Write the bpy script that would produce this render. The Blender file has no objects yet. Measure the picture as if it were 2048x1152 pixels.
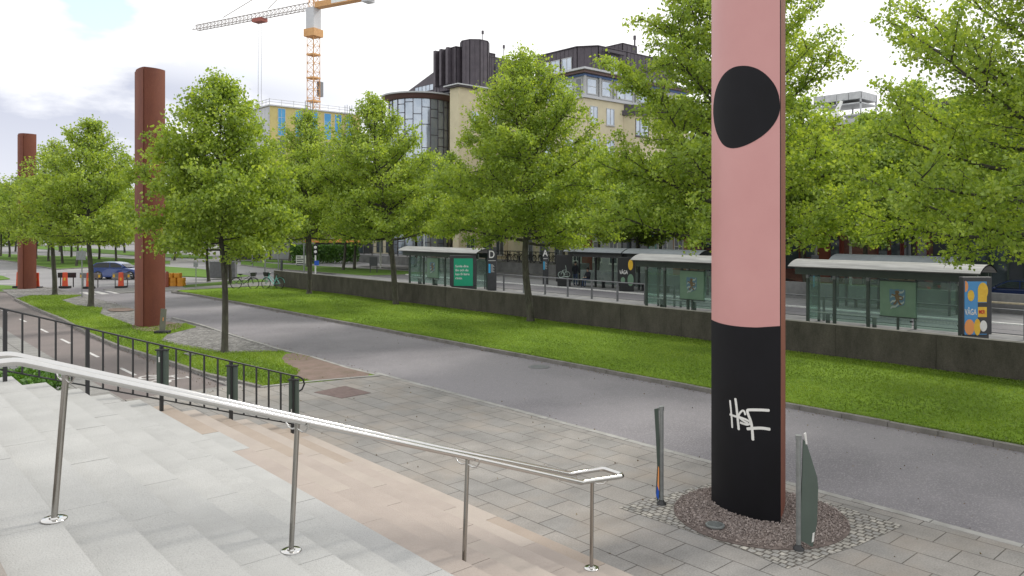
import bpy, bmesh, math, random
import numpy as np
from mathutils import Vector, Matrix, noise
R = math.radians
PI = math.pi
sc = bpy.context.scene
COL = sc.collection
# ---------------------------------------------------------------- camera
# world axes: +Y runs along the road (away, to the left of the picture), +X runs across it
EYE = 4.2; FPX = 1536.0; YAW = R(41.5); HZ = 455.0
cd = bpy.data.cameras.new("camera"); cam = bpy.data.objects.new("camera", cd); COL.objects.link(cam)
cam.location = (0, 0, EYE); cam.rotation_euler = (R(90), 0, -YAW)
cd.sensor_width = 36; cd.lens = 36*FPX/2048; cd.shift_y = (HZ-576)/2048
cd.clip_start = .1; cd.clip_end = 3000
sc.camera = cam
# ---------------------------------------------------------------- sky and sun
SUN_EL, SUN_AZ = R(44), R(94)      # azimuth measured from +Y towards +X
w = bpy.data.worlds.new("World"); sc.world = w; w.use_nodes = True
nt = w.node_tree; N = nt.nodes; L = nt.links; N.clear()
def nn(t, **k):
    n = N.new(t)
    for a, b in k.items(): setattr(n, a, b)
    return n
sky = nn('ShaderNodeTexSky', sky_type='NISHITA', sun_disc=False, sun_elevation=SUN_EL, sun_rotation=SUN_AZ)
tc = nn('ShaderNodeTexCoord')
mp = nn('ShaderNodeMapping'); mp.inputs['Scale'].default_value = (1, 1, 2.6); mp.inputs['Location'].default_value = (.35, .2, .1)
L.new(tc.outputs['Generated'], mp.inputs['Vector'])
n1 = nn('ShaderNodeTexNoise'); n1.inputs['Scale'].default_value = 2.3; n1.inputs['Detail'].default_value = 9; n1.inputs['Roughness'].default_value = .55
L.new(mp.outputs[0], n1.inputs['Vector'])
n2 = nn('ShaderNodeTexNoise'); n2.inputs['Scale'].default_value = 5.0; n2.inputs['Detail'].default_value = 8
L.new(mp.outputs[0], n2.inputs['Vector'])
# grey cloud bank low in the sky on the -X side of the street
dotn = nn('ShaderNodeVectorMath', operation='DOT_PRODUCT'); dotn.inputs[1].default_value = (math.sin(R(2)), math.cos(R(2)), .0)
L.new(tc.outputs['Generated'], dotn.inputs[0])
bank = nn('ShaderNodeMapRange'); bank.inputs['From Min'].default_value = .80; bank.inputs['From Max'].default_value = .97
L.new(dotn.outputs['Value'], bank.inputs['Value'])
sep = nn('ShaderNodeSeparateXYZ'); L.new(tc.outputs['Generated'], sep.inputs[0])
elev = nn('ShaderNodeValToRGB')
cr = elev.color_ramp; cr.elements[0].position = .0; cr.elements[0].color = (.55,)*3+(1,); cr.elements[1].position = .24; cr.elements[1].color = (0, 0, 0, 1)
e = cr.elements.new(.075); e.color = (.75,)*3+(1,); e = cr.elements.new(.165); e.color = (1, 1, 1, 1)
L.new(sep.outputs['Z'], elev.inputs[0])
m1 = nn('ShaderNodeMath', operation='MULTIPLY'); L.new(bank.outputs[0], m1.inputs[0]); L.new(elev.outputs[0], m1.inputs[1])
shp = nn('ShaderNodeMapRange'); shp.inputs['From Min'].default_value = .40; shp.inputs['From Max'].default_value = .50; L.new(n1.outputs['Fac'], shp.inputs['Value'])
m2 = nn('ShaderNodeMath', operation='MULTIPLY'); L.new(m1.outputs[0], m2.inputs[0]); L.new(shp.outputs[0], m2.inputs[1])
cl = nn('ShaderNodeMixRGB'); cl.inputs[1].default_value = (10.6, 10.6, 10.6, 1); cl.inputs[2].default_value = (4.9, 5.2, 6.3, 1)
L.new(m2.outputs[0], cl.inputs[0])
# a few gaps of blue between the clouds
gap = nn('ShaderNodeMapRange'); gap.inputs['From Min'].default_value = .60; gap.inputs['From Max'].default_value = .72; L.new(n2.outputs['Fac'], gap.inputs['Value'])
gel = nn('ShaderNodeMapRange'); gel.inputs['From Min'].default_value = .16; gel.inputs['From Max'].default_value = .30; L.new(sep.outputs['Z'], gel.inputs['Value'])
m3 = nn('ShaderNodeMath', operation='MULTIPLY'); L.new(gap.outputs[0], m3.inputs[0]); L.new(gel.outputs[0], m3.inputs[1])
# gap above the far end of the street
dg = nn('ShaderNodeVectorMath', operation='DISTANCE'); 
_r = (205-1024)/FPX; _v = Vector((math.cos(YAW)*_r+math.sin(YAW), -math.sin(YAW)*_r+math.cos(YAW), (HZ-5)/FPX)).normalized()
dg.inputs[1].default_value = _v; L.new(tc.outputs['Generated'], dg.inputs[0])
na = nn('ShaderNodeMath', operation='MULTIPLY_ADD'); L.new(n2.outputs['Fac'], na.inputs[0]); na.inputs[1].default_value = .30; L.new(dg.outputs['Value'], na.inputs[2])
g2 = nn('ShaderNodeMapRange'); g2.inputs['From Min'].default_value = .205; g2.inputs['From Max'].default_value = .165; L.new(na.outputs[0], g2.inputs['Value'])
mx = nn('ShaderNodeMath', operation='MAXIMUM'); L.new(m3.outputs[0], mx.inputs[0]); L.new(g2.outputs[0], mx.inputs[1])
sb = nn('ShaderNodeMixRGB', blend_type='MULTIPLY'); sb.inputs[0].default_value = 1; sb.inputs[2].default_value = (1.5, 1.5, 1.5, 1)
L.new(sky.outputs[0], sb.inputs[1])
ad = nn('ShaderNodeMixRGB', blend_type='ADD'); ad.inputs[0].default_value = 1; ad.inputs[2].default_value = (3.2, 4.6, 4.6, 1)
L.new(sb.outputs[0], ad.inputs[1])
fm = nn('ShaderNodeMixRGB'); L.new(mx.outputs[0], fm.inputs[0]); L.new(cl.outputs[0], fm.inputs[1]); L.new(ad.outputs[0], fm.inputs[2])
bg = nn('ShaderNodeBackground'); bg.inputs['Strength'].default_value = .1
L.new(fm.outputs[0], bg.inputs[0]); wo = nn('ShaderNodeOutputWorld'); L.new(bg.outputs[0], wo.inputs[0])
sl = bpy.data.lights.new("sun", 'SUN'); sl.energy = 2.1; sl.angle = R(11.0); sl.color = (1, .95, .86)
sun = bpy.data.objects.new("sun", sl); COL.objects.link(sun)
sd = Vector((math.sin(SUN_AZ)*math.cos(SUN_EL), math.cos(SUN_AZ)*math.cos(SUN_EL), math.sin(SUN_EL)))
sun.rotation_euler = sd.to_track_quat('Z', 'Y').to_euler()
sc.view_settings.view_transform = 'Standard'; sc.view_settings.look = 'None'; sc.view_settings.exposure = .33; sc.view_settings.gamma = 1
sc.cycles.max_bounces = 9; sc.cycles.diffuse_bounces = 6; sc.cycles.transparent_max_bounces = 12; sc.cycles.caustics_reflective = False; sc.cycles.caustics_refractive = False

# ---------------------------------------------------------------- survey helpers
CY, SY = math.cos(YAW), math.sin(YAW)
def at(px, D, z=0):
    r = (px-1024)/FPX*D
    return Vector((CY*r+SY*D, -SY*r+CY*D, z))
def G(px, py, z=0):
    return at(px, (EYE-z)*FPX/(py-HZ), z)
def onv(px, v, z=0):      # point of the vertical plane X=v seen in column px
    r = (px-1024)/FPX
    return at(px, v/(CY*r+SY), z)
def zof(p, py): 
    D = SY*p[0]+CY*p[1]
    return EYE-(py-HZ)*D/FPX
# ---------------------------------------------------------------- object helpers
def empty(name, loc=(0, 0, 0), rz=0):
    o = bpy.data.objects.new(name, None); COL.objects.link(o); o.location = loc; o.rotation_euler.z = rz
    o.empty_display_size = .3
    return o
def tag(o, label=None, cat=None, group=None, kind=None):
    if label: o['label'] = label
    if cat: o['category'] = cat
    if group: o['group'] = group
    if kind: o['kind'] = kind
    return o
def thing(name, label, cat, loc=(0, 0, 0), rz=0, group=None):
    return tag(empty(name, loc, rz), label, cat, group)
def copy_tree(o, parent=None):
    c = o.copy(); COL.objects.link(c); c.parent = parent
    for ch in list(o.children): copy_tree(ch, c)
    return c
def dup(o, loc, rz=0, label=None, scale=None, group=None):
    c = copy_tree(o); c.location = loc; c.rotation_euler.z = rz
    if label: c['label'] = label
    if group: c['group'] = group
    if scale: c.scale = scale
    return c
class MB:
    def __init__(s, M=None): s.v = []; s.f = []; s.mi = []; s.M = M; s.m = 0; s.sm = []
    def add(s, vs, fs, smooth=False):
        n = len(s.v)
        for p in vs: s.v.append(tuple(s.M @ Vector(p)) if s.M else tuple(p))
        for f in fs: s.f.append(tuple(n+i for i in f)); s.mi.append(s.m); s.sm.append(smooth)
        return s
    def box(s, x0, x1, y0, y1, z0, z1):
        s.add([(x0,y0,z0),(x1,y0,z0),(x1,y1,z0),(x0,y1,z0),(x0,y0,z1),(x1,y0,z1),(x1,y1,z1),(x0,y1,z1)],
              [(0,3,2,1),(4,5,6,7),(0,1,5,4),(1,2,6,5),(2,3,7,6),(3,0,4,7)]); return s
    def cbox(s, c, d, rz=0, ry=0):
        a, b, h = d[0]/2, d[1]/2, d[2]/2
        M = Matrix.Translation(c) @ Matrix.Rotation(rz, 4, 'Z') @ Matrix.Rotation(ry, 4, 'Y')
        vs = [M @ Vector(p) for p in [(-a,-b,-h),(a,-b,-h),(a,b,-h),(-a,b,-h),(-a,-b,h),(a,-b,h),(a,b,h),(-a,b,h)]]
        s.add(vs, [(0,3,2,1),(4,5,6,7),(0,1,5,4),(1,2,6,5),(2,3,7,6),(3,0,4,7)]); return s
    def fb(s, p, d, n, s0, s1, z0, z1, o0, o1):       # box on a facade: along d, out along n
        p = Vector(p); d = Vector(d); n = Vector(n); U = Vector((0, 0, 1))
        vs = [p+d*a+U*z+n*o for z in (z0, z1) for (a, o) in ((s0,o0),(s1,o0),(s1,o1),(s0,o1))]
        s.add(vs, [(0,3,2,1),(4,5,6,7),(0,1,5,4),(1,2,6,5),(2,3,7,6),(3,0,4,7)]); return s
    def tube(s, pts, r, n=8, cap=True, closed=False):
        pts = [Vector(p) for p in pts]; rs = r if isinstance(r, (list, tuple)) else [r]*len(pts)
        vs = []; fs = []; k = len(pts); up = None
        for i, p in enumerate(pts):
            if closed: t = pts[(i+1) % k]-pts[i-1]
            else: t = pts[min(i+1, k-1)]-pts[max(i-1, 0)]
            t.normalize()
            if up is None:
                up = Vector((0, 0, 1)) if abs(t.z) < .9 else Vector((1, 0, 0))
            a = t.cross(up)
            if a.length < 1e-4: a = t.cross(Vector((0, 1, .1)))
            a.normalize(); b = a.cross(t); up = b
            for j in range(n):
                an = 2*PI*j/n; vs.append(p+(a*math.cos(an)+b*math.sin(an))*rs[i])
        for i in range(k if closed else k-1):
            i2 = (i+1) % k
            for j in range(n): fs.append((i*n+j, i*n+(j+1) % n, i2*n+(j+1) % n, i2*n+j))
        s.add(vs, fs, n > 5)
        if cap and not closed:
            s.add([vs[j] for j in range(n)], [tuple(range(n))]); s.add([vs[(k-1)*n+j] for j in range(n)], [tuple(reversed(range(n)))])
        return s
    def cyl(s, c, r, z0, z1, n=16, r2=None):
        return s.tube([(c[0], c[1], z0), (c[0], c[1], z1)], [r, r if r2 is None else r2], n)
    def lathe(s, c, prof, n=16):
        vs = []; fs = []
        for (r, z) in prof:
            for j in range(n): a = 2*PI*j/n; vs.append((c[0]+r*math.cos(a), c[1]+r*math.sin(a), c[2]+z))
        for i in range(len(prof)-1):
            for j in range(n): fs.append((i*n+j, i*n+(j+1) % n, (i+1)*n+(j+1) % n, (i+1)*n+j))
        s.add(vs, fs, True); s.add(vs[:n], [tuple(reversed(range(n)))]); s.add(vs[-n:], [tuple(range(n))]); return s
    def prism(s, poly, z0, z1):
        n = len(poly)
        a = sum(poly[i][0]*poly[(i+1) % n][1]-poly[(i+1) % n][0]*poly[i][1] for i in range(n))
        if a < 0: poly = list(reversed(poly))
        s.add([(p[0], p[1], z0) for p in poly]+[(p[0], p[1], z1) for p in poly],
              [tuple(reversed(range(n))), tuple(range(n, 2*n))]+[(i, (i+1) % n, n+(i+1) % n, n+i) for i in range(n)]); return s
    def ball(s, c, r, n=10, m=6):
        rx, ry, rz_ = r if isinstance(r, (tuple, list)) else (r, r, r)
        vs = [(c[0], c[1], c[2]-rz_)]; fs = []
        for i in range(1, m):
            a = -PI/2+PI*i/m
            for j in range(n): b = 2*PI*j/n; vs.append((c[0]+rx*math.cos(a)*math.cos(b), c[1]+ry*math.cos(a)*math.sin(b), c[2]+rz_*math.sin(a)))
        vs.append((c[0], c[1], c[2]+rz_))
        for j in range(n): fs.append((0, 1+(j+1) % n, 1+j)); fs.append((len(vs)-1, len(vs)-1-n+j, len(vs)-1-n+(j+1) % n))
        for i in range(m-2):
            for j in range(n): fs.append((1+i*n+j, 1+i*n+(j+1) % n, 1+(i+1)*n+(j+1) % n, 1+(i+1)*n+j))
        s.add(vs, fs, True); return s
    def build(s, name, mat, parent=None, rel=False, bevel=0):
        me = bpy.data.meshes.new(name)
        vs = s.v
        if rel and parent is not None:
            q = parent.matrix_basis.inverted() if parent.parent is None else (parent.parent.matrix_basis @ parent.matrix_basis).inverted()
            vs = [tuple(q @ Vector(p)) for p in vs]
        me.from_pydata(vs, [], s.f)
        mats = mat if isinstance(mat, (list, tuple)) else [mat]
        for m in mats: me.materials.append(m)
        me.polygons.foreach_set('material_index', s.mi); me.polygons.foreach_set('use_smooth', s.sm)
        me.update()
        if any(s.sm): me.set_sharp_from_angle(angle=R(63))
        o = bpy.data.objects.new(name, me); COL.objects.link(o)
        if parent is not None: o.parent = parent
        if bevel:
            b = o.modifiers.new('bevel', 'BEVEL'); b.width = bevel; b.segments = 2; b.limit_method = 'ANGLE'
        return o
def struct(name, mb, mat, **k): return tag(mb.build(name, mat, **k), kind='structure')
def text(s, size, mat, parent, M, name='lettering', ext=.004, align='LEFT', sx=1, bold=0, ls=1):
    c = bpy.data.curves.new(name, 'FONT'); c.body = s; c.size = size; c.extrude = ext; c.align_x = align; c.offset = bold; c.space_line = ls
    t = bpy.data.objects.new(name, c); COL.objects.link(t)
    me = bpy.data.meshes.new_from_object(t); bpy.data.objects.remove(t)
    me.transform(Matrix.Diagonal((sx, 1, 1, 1))); me.transform(M); me.materials.clear(); me.materials.append(mat)
    o = bpy.data.objects.new(name, me); COL.objects.link(o); o.parent = parent
    return o
def basis(o, x, y):     # matrix whose local x, y, z axes are x, y, x*y
    x = Vector(x).normalized(); y = Vector(y).normalized(); z = x.cross(y); M = Matrix.Identity(4)
    for i in range(3): M[i][0] = x[i]; M[i][1] = y[i]; M[i][2] = z[i]; M[i][3] = o[i]
    return M

# ---------------------------------------------------------------- materials
def new_mat(name):
    m = bpy.data.materials.new(name); m.use_nodes = True
    return m, m.node_tree.nodes, m.node_tree.links, m.node_tree.nodes['Principled BSDF']
def c4(c): return (c[0], c[1], c[2], 1)
def M_(name, c1, c2=None, scale=4, rough=.7, metal=0, bump=0, bscale=None, spec=.5, detail=6, stretch=(1, 1, 1), lo=.35, hi=.65, c3=None, s3=60, f3=.5, coat=0):
    m, n, l, b = new_mat(name)
    b.inputs['Base Color'].default_value = c4(c1); b.inputs['Roughness'].default_value = rough; b.inputs['Metallic'].default_value = metal
    b.inputs['Specular IOR Level'].default_value = spec; b.inputs['Coat Weight'].default_value = coat
    if c2 or bump or c3:
        t = n.new('ShaderNodeTexCoord'); mp = n.new('ShaderNodeMapping'); mp.inputs['Scale'].default_value = stretch; l.new(t.outputs['Object'], mp.inputs[0])
    if c2:
        x = n.new('ShaderNodeTexNoise'); x.inputs['Scale'].default_value = scale; x.inputs['Detail'].default_value = detail; x.inputs['Roughness'].default_value = .6; l.new(mp.outputs[0], x.inputs['Vector'])
        r = n.new('ShaderNodeMapRange'); r.inputs['From Min'].default_value = lo; r.inputs['From Max'].default_value = hi; l.new(x.outputs['Fac'], r.inputs['Value'])
        mi = n.new('ShaderNodeMixRGB'); mi.inputs[1].default_value = c4(c1); mi.inputs[2].default_value = c4(c2); l.new(r.outputs[0], mi.inputs[0]); out = mi.outputs[0]
        if c3:
            x3 = n.new('ShaderNodeTexNoise'); x3.inputs['Scale'].default_value = s3; x3.inputs['Detail'].default_value = 3; l.new(mp.outputs[0], x3.inputs['Vector'])
            r3 = n.new('ShaderNodeMapRange'); r3.inputs['From Min'].default_value = .5; r3.inputs['From Max'].default_value = .68; r3.inputs['To Max'].default_value = f3; l.new(x3.outputs['Fac'], r3.inputs['Value'])
            m3 = n.new('ShaderNodeMixRGB'); m3.inputs[2].default_value = c4(c3); l.new(r3.outputs[0], m3.inputs[0]); l.new(out, m3.inputs[1]); out = m3.outputs[0]
        l.new(out, b.inputs['Base Color'])
    if bump:
        x = n.new('ShaderNodeTexNoise'); x.inputs['Scale'].default_value = bscale or scale*6; x.inputs['Detail'].default_value = 5; l.new(mp.outputs[0], x.inputs['Vector'])
        bp = n.new('ShaderNodeBump'); bp.inputs['Strength'].default_value = bump; bp.inputs['Distance'].default_value = .02; l.new(x.outputs['Fac'], bp.inputs['Height']); l.new(bp.outputs[0], b.inputs['Normal'])
    return m
def brick_mat(name, c1, c2, mortar, bw, bh, ms, plane='xy', rough=.85, off=.5, dist=0, nscale=3, var=.25, bump=.4, stain=None, fine=80, msm=.2):
    m, n, l, b = new_mat(name); b.inputs['Roughness'].default_value = rough
    t = n.new('ShaderNodeTexCoord'); sp = n.new('ShaderNodeSeparateXYZ'); l.new(t.outputs['Object'], sp.inputs[0]); cb = n.new('ShaderNodeCombineXYZ')
    a, c = {'xy': ('X', 'Y'), 'yx': ('Y', 'X'), 'yz': ('Y', 'Z'), 'xz': ('X', 'Z')}[plane]
    l.new(sp.outputs[a], cb.inputs[0]); l.new(sp.outputs[c], cb.inputs[1])
    k = n.new('ShaderNodeTexBrick'); k.offset = off; k.inputs['Scale'].default_value = 1; k.inputs['Brick Width'].default_value = bw; k.inputs['Row Height'].default_value = bh
    k.inputs['Mortar Size'].default_value = ms; k.inputs['Mortar Smooth'].default_value = msm; k.inputs['Bias'].default_value = 0
    k.inputs['Color1'].default_value = c4(c1); k.inputs['Color2'].default_value = c4(c2); k.inputs['Mortar'].default_value = c4(mortar); vec = cb.outputs[0]
    if dist:
        xd = n.new('ShaderNodeTexNoise'); xd.inputs['Scale'].default_value = 5; xd.inputs['Detail'].default_value = 2; l.new(t.outputs['Object'], xd.inputs['Vector'])
        vm = n.new('ShaderNodeVectorMath'); vm.operation = 'MULTIPLY_ADD'; vm.inputs[1].default_value = (dist, dist, 0); l.new(xd.outputs['Color'], vm.inputs[0]); l.new(vec, vm.inputs[2]); vec = vm.outputs[0]
    l.new(vec, k.inputs['Vector'])
    x = n.new('ShaderNodeTexNoise'); x.inputs['Scale'].default_value = nscale; x.inputs['Detail'].default_value = 8; x.inputs['Roughness'].default_value = .65; l.new(t.outputs['Object'], x.inputs['Vector'])
    r = n.new('ShaderNodeMapRange'); r.inputs['From Min'].default_value = .3; r.inputs['From Max'].default_value = .7; r.inputs['To Min'].default_value = 1-var; r.inputs['To Max'].default_value = 1+var*.5; l.new(x.outputs['Fac'], r.inputs['Value'])
    xf = n.new('ShaderNodeTexNoise'); xf.inputs['Scale'].default_value = fine; xf.inputs['Detail'].default_value = 2; l.new(t.outputs['Object'], xf.inputs['Vector'])
    rf = n.new('ShaderNodeMapRange'); rf.inputs['From Min'].default_value = .3; rf.inputs['From Max'].default_value = .7; rf.inputs['To Min'].default_value = .82; rf.inputs['To Max'].default_value = 1.15; l.new(xf.outputs['Fac'], rf.inputs['Value'])
    mm = n.new('ShaderNodeMath'); mm.operation = 'MULTIPLY'; l.new(r.outputs[0], mm.inputs[0]); l.new(rf.outputs[0], mm.inputs[1])
    mu = n.new('ShaderNodeMixRGB'); mu.blend_type = 'MULTIPLY'; mu.inputs[0].default_value = 1; l.new(k.outputs['Color'], mu.inputs[1]); l.new(mm.outputs[0], mu.inputs[2]); out = mu.outputs[0]
    if stain:
        xs = n.new('ShaderNodeTexNoise'); xs.inputs['Scale'].default_value = .9; xs.inputs['Detail'].default_value = 5; l.new(t.outputs['Object'], xs.inputs['Vector'])
        rs = n.new('ShaderNodeMapRange'); rs.inputs['From Min'].default_value = .5; rs.inputs['From Max'].default_value = .75; rs.inputs['To Max'].default_value = .55; l.new(xs.outputs['Fac'], rs.inputs['Value'])
        ms_ = n.new('ShaderNodeMixRGB'); ms_.inputs[2].default_value = c4(stain); l.new(rs.outputs[0], ms_.inputs[0]); l.new(out, ms_.inputs[1]); out = ms_.outputs[0]
    l.new(out, b.inputs['Base Color'])
    if bump:
        iv = n.new('ShaderNodeMath'); iv.operation = 'SUBTRACT'; iv.inputs[0].default_value = 1; l.new(k.outputs['Fac'], iv.inputs[1])
        bp = n.new('ShaderNodeBump'); bp.inputs['Strength'].default_value = bump; bp.inputs['Distance'].default_value = .01; l.new(iv.outputs[0], bp.inputs['Height']); l.new(bp.outputs[0], b.inputs['Normal'])
    return m
def glass_mat(name, tint, refl=.25, rough=.02, trans=.8):
    m, n, l, b = new_mat(name); n.remove(b)
    o = n['Material Output']; tr = n.new('ShaderNodeBsdfTransparent'); tr.inputs[0].default_value = c4(tint)
    gl = n.new('ShaderNodeBsdfGlossy'); gl.inputs[0].default_value = (.9, .95, .93, 1); gl.inputs[1].default_value = rough
    fr = n.new('ShaderNodeLayerWeight'); fr.inputs[0].default_value = .5; pw = n.new('ShaderNodeMath'); pw.operation = 'POWER'; pw.inputs[1].default_value = 4; l.new(fr.outputs['Facing'], pw.inputs[0])
    ma = n.new('ShaderNodeMath'); ma.operation = 'MULTIPLY_ADD'; ma.inputs[1].default_value = .6; ma.inputs[2].default_value = .02+refl*.1; l.new(pw.outputs[0], ma.inputs[0])
    mx = n.new('ShaderNodeMixShader'); l.new(ma.outputs[0], mx.inputs[0]); l.new(tr.outputs[0], mx.inputs[1]); l.new(gl.outputs[0], mx.inputs[2])
    df = n.new('ShaderNodeBsdfDiffuse'); df.inputs[0].default_value = (tint[0]*.6, tint[1]*.6, tint[2]*.6, 1)
    m2 = n.new('ShaderNodeMixShader'); m2.inputs[0].default_value = 1-trans; l.new(mx.outputs[0], m2.inputs[1]); l.new(df.outputs[0], m2.inputs[2])
    l.new(m2.outputs[0], o.inputs[0]); return m
def leaf_mat(name, c1, c2, c3, tr=.45):
    m, n, l, b = new_mat(name); n.remove(b); o = n['Material Output']
    at_ = n.new('ShaderNodeAttribute'); at_.attribute_name = 'tone'
    rp = n.new('ShaderNodeValToRGB'); e = rp.color_ramp; e.elements[0].color = c4(c1); e.elements[1].color = c4(c3); k = e.elements.new(.5); k.color = c4(c2)
    l.new(at_.outputs['Fac'], rp.inputs[0])
    d = n.new('ShaderNodeBsdfDiffuse'); t = n.new('ShaderNodeBsdfTranslucent'); g = n.new('ShaderNodeBsdfGlossy'); g.inputs[1].default_value = .5
    l.new(rp.outputs[0], d.inputs[0])
    br = n.new('ShaderNodeMixRGB'); br.blend_type = 'MULTIPLY'; br.inputs[0].default_value = 1; br.inputs[2].default_value = (1.45, 1.35, .6, 1); l.new(rp.outputs[0], br.inputs[1]); l.new(br.outputs[0], t.inputs[0])
    mx = n.new('ShaderNodeMixShader'); mx.inputs[0].default_value = tr; l.new(d.outputs[0], mx.inputs[1]); l.new(t.outputs[0], mx.inputs[2])
    m2 = n.new('ShaderNodeMixShader'); m2.inputs[0].default_value = .04; l.new(mx.outputs[0], m2.inputs[1]); l.new(g.outputs[0], m2.inputs[2])
    l.new(m2.outputs[0], o.inputs[0]); return m
def wall_conc(name):
    m, n, l, b = new_mat(name); b.inputs['Roughness'].default_value = .9
    t = n.new('ShaderNodeTexCoord'); mp = n.new('ShaderNodeMapping'); mp.inputs['Scale'].default_value = (1.1, 1.1, .5); l.new(t.outputs['Object'], mp.inputs[0])
    x = n.new('ShaderNodeTexNoise'); x.inputs['Scale'].default_value = 2; x.inputs['Detail'].default_value = 8; x.inputs['Roughness'].default_value = .7; l.new(mp.outputs[0], x.inputs['Vector'])
    rp = n.new('ShaderNodeValToRGB'); e = rp.color_ramp; e.elements[0].position = .3; e.elements[0].color = (.040, .037, .029, 1); e.elements[1].position = .75; e.elements[1].color = (.105, .095, .078, 1); l.new(x.outputs['Fac'], rp.inputs[0])
    x2 = n.new('ShaderNodeTexNoise'); x2.inputs['Scale'].default_value = 35; x2.inputs['Detail'].default_value = 4; l.new(t.outputs['Object'], x2.inputs['Vector'])
    mu = n.new('ShaderNodeMixRGB'); mu.blend_type = 'OVERLAY'; mu.inputs[0].default_value = .5; l.new(rp.outputs[0], mu.inputs[1]); l.new(x2.outputs['Fac'], mu.inputs[2]); l.new(mu.outputs[0], b.inputs['Base Color'])
    bp = n.new('ShaderNodeBump'); bp.inputs['Strength'].default_value = .3; bp.inputs['Distance'].default_value = .01; l.new(x2.outputs['Fac'], bp.inputs['Height']); l.new(bp.outputs[0], b.inputs['Normal']); return m

ASPH = M_('asphalt', (.205, .195, .208), (.145, .138, .15), .35, .85, bump=.5, bscale=90, c3=(.32, .30, .31), s3=70, f3=.6, stretch=(.5, .6, 1), lo=.40, hi=.62)  # broad darker tone also paints soft tree-shadow bands into the road
ASPHF = M_('far_asphalt', (.24, .235, .24), (.17, .165, .17), .15, .85, c3=(.3, .3, .3), s3=30, f3=.3)
CYC = M_('cycle_asphalt', (.175, .148, .142), (.135, .118, .114), .6, .85, bump=.3, bscale=80, c3=(.25, .21, .2), s3=60, f3=.4)
TRACK = M_('tram_asphalt', (.15, .145, .15), (.11, .105, .115), .3, .85, c3=(.2, .2, .2), s3=30, f3=.4)
PAVE = brick_mat('paving', (.27, .252, .232), (.235, .228, .218), (.07, .062, .055), .72, .5, .008, 'yx', off=.5, nscale=1.1, var=.28, stain=(.29, .245, .20), fine=45)
SLAB = brick_mat('slab_walk', (.24, .235, .225), (.215, .21, .20), (.05, .045, .04), .6, .6, .012, 'yx', off=0, nscale=.8, var=.15, fine=45)
SETT = brick_mat('setts', (.30, .29, .28), (.17, .165, .16), (.085, .08, .07), .20, .15, .014, 'yx', off=.5, dist=.16, nscale=2, var=.4, bump=1, fine=25)
SETT2 = brick_mat('small_setts', (.38, .36, .32), (.25, .245, .235), (.10, .088, .076), .11, .105, .011, 'yx', off=.5, dist=.07, nscale=6, var=.45, bump=1, fine=40)
GRASS = M_('lawn', (.12, .20, .018), (.17, .265, .026), .55, .95, bump=.7, bscale=30, c3=(.045, .098, .008), s3=14, f3=.75, spec=.15, stretch=(1, .7, 1))
GRASSF = M_('far_lawn', (.085, .155, .028), (.11, .195, .035), .35, .95, bump=.4, bscale=12, c3=(.07, .12, .02), s3=6, f3=.5, spec=.15)
DIRT = M_('bare_earth', (.20, .14, .12), (.14, .105, .08), 2.2, .95, bump=.6, bscale=50, c3=(.22, .17, .15), s3=40, f3=.6)
KERB = M_('granite_kerb', (.20, .19, .175), (.12, .115, .10), 2.5, .85, bump=.3, bscale=40, c3=(.28, .27, .25), s3=80, f3=.4)
KERBL = M_('pale_granite_kerb', (.33, .325, .31), (.23, .225, .21), 2.5, .85, bump=.3, bscale=40)
GRAN = M_('white_granite', (.405, .405, .395), (.35, .35, .342), 1.2, .78, bump=.35, bscale=70, c3=(.24, .24, .235), s3=95, f3=.65, stretch=(1, 1.3, 1))
DSTEP = M_('brown_grey_granite', (.25, .225, .205), (.21, .19, .175), 2, .8, bump=.3, bscale=60, c3=(.15, .14, .13), s3=80, f3=.6)
GRAN2 = M_('grey_granite', (.385, .385, .38), (.34, .34, .335), 1.2, .78, bump=.35, bscale=70, c3=(.22, .22, .22), s3=95, f3=.65)
PINKG = M_('pink_granite', (.365, .315, .28), (.32, .275, .245), 1.6, .78, bump=.3, bscale=60, c3=(.30, .24, .21), s3=90, f3=.5)
PINKG2 = M_('pale_pink_granite', (.385, .335, .295), (.345, .30, .265), 1.8, .78, bump=.3, bscale=60, c3=(.31, .27, .24), s3=80, f3=.5)
TANG = M_('tan_granite', (.34, .285, .24), (.30, .25, .21), 1.4, .8, bump=.3, bscale=60, c3=(.28, .21, .15), s3=80, f3=.5)
DARKJ = M_('joint', (.03, .028, .025))
STEELP = M_('post_steel', (.44, .425, .40), (.36, .35, .33), 8, .22, 1, stretch=(1, 1, .3))
STEEL = M_('stainless', (.60, .59, .575), (.56, .55, .535), 12, .12, 1)
GALV = M_('galvanised', (.30, .32, .32), (.22, .235, .235), 8, .5, .6)
GREYP = M_('grey_paint', (.20, .205, .22), (.15, .155, .165), 5, .5, .2)
BLKP = M_('black_paint', (.018, .019, .021), rough=.45)
DGRN = M_('dark_green_grey', (.060, .084, .070), (.048, .068, .056), 4, .5)
DGREY = M_('dark_grey', (.05, .052, .058), (.038, .04, .045), 4, .5)
RUST = M_('rust_steel', (.175, .050, .026), (.125, .034, .020), 1.2, .75, bump=.15, bscale=60, c3=(.21, .07, .035), s3=35, f3=.35, stretch=(1, 1, .35))
PINK = M_('pink_paint', (.575, .295, .285), (.54, .268, .26), .8, .42)
BLKPL = M_('matt_black_paint', (.007, .007, .009), (.009, .009, .012), 1.5, .6, spec=.2)
WHITE = M_('white_paint', (.78, .78, .76), (.66, .66, .64), 6, .55)
LINE = M_('road_line', (.62, .61, .60), (.42, .41, .40), 5, .8)
WOOD = M_('bench_wood', (.48, .42, .30), (.38, .32, .22), 8, .7)
BARK = M_('bark', (.085, .078, .062), (.045, .042, .035), 5, .95, bump=.8, bscale=25, c3=(.12, .13, .09), s3=14, f3=.5, stretch=(1, 1, .35))
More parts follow.
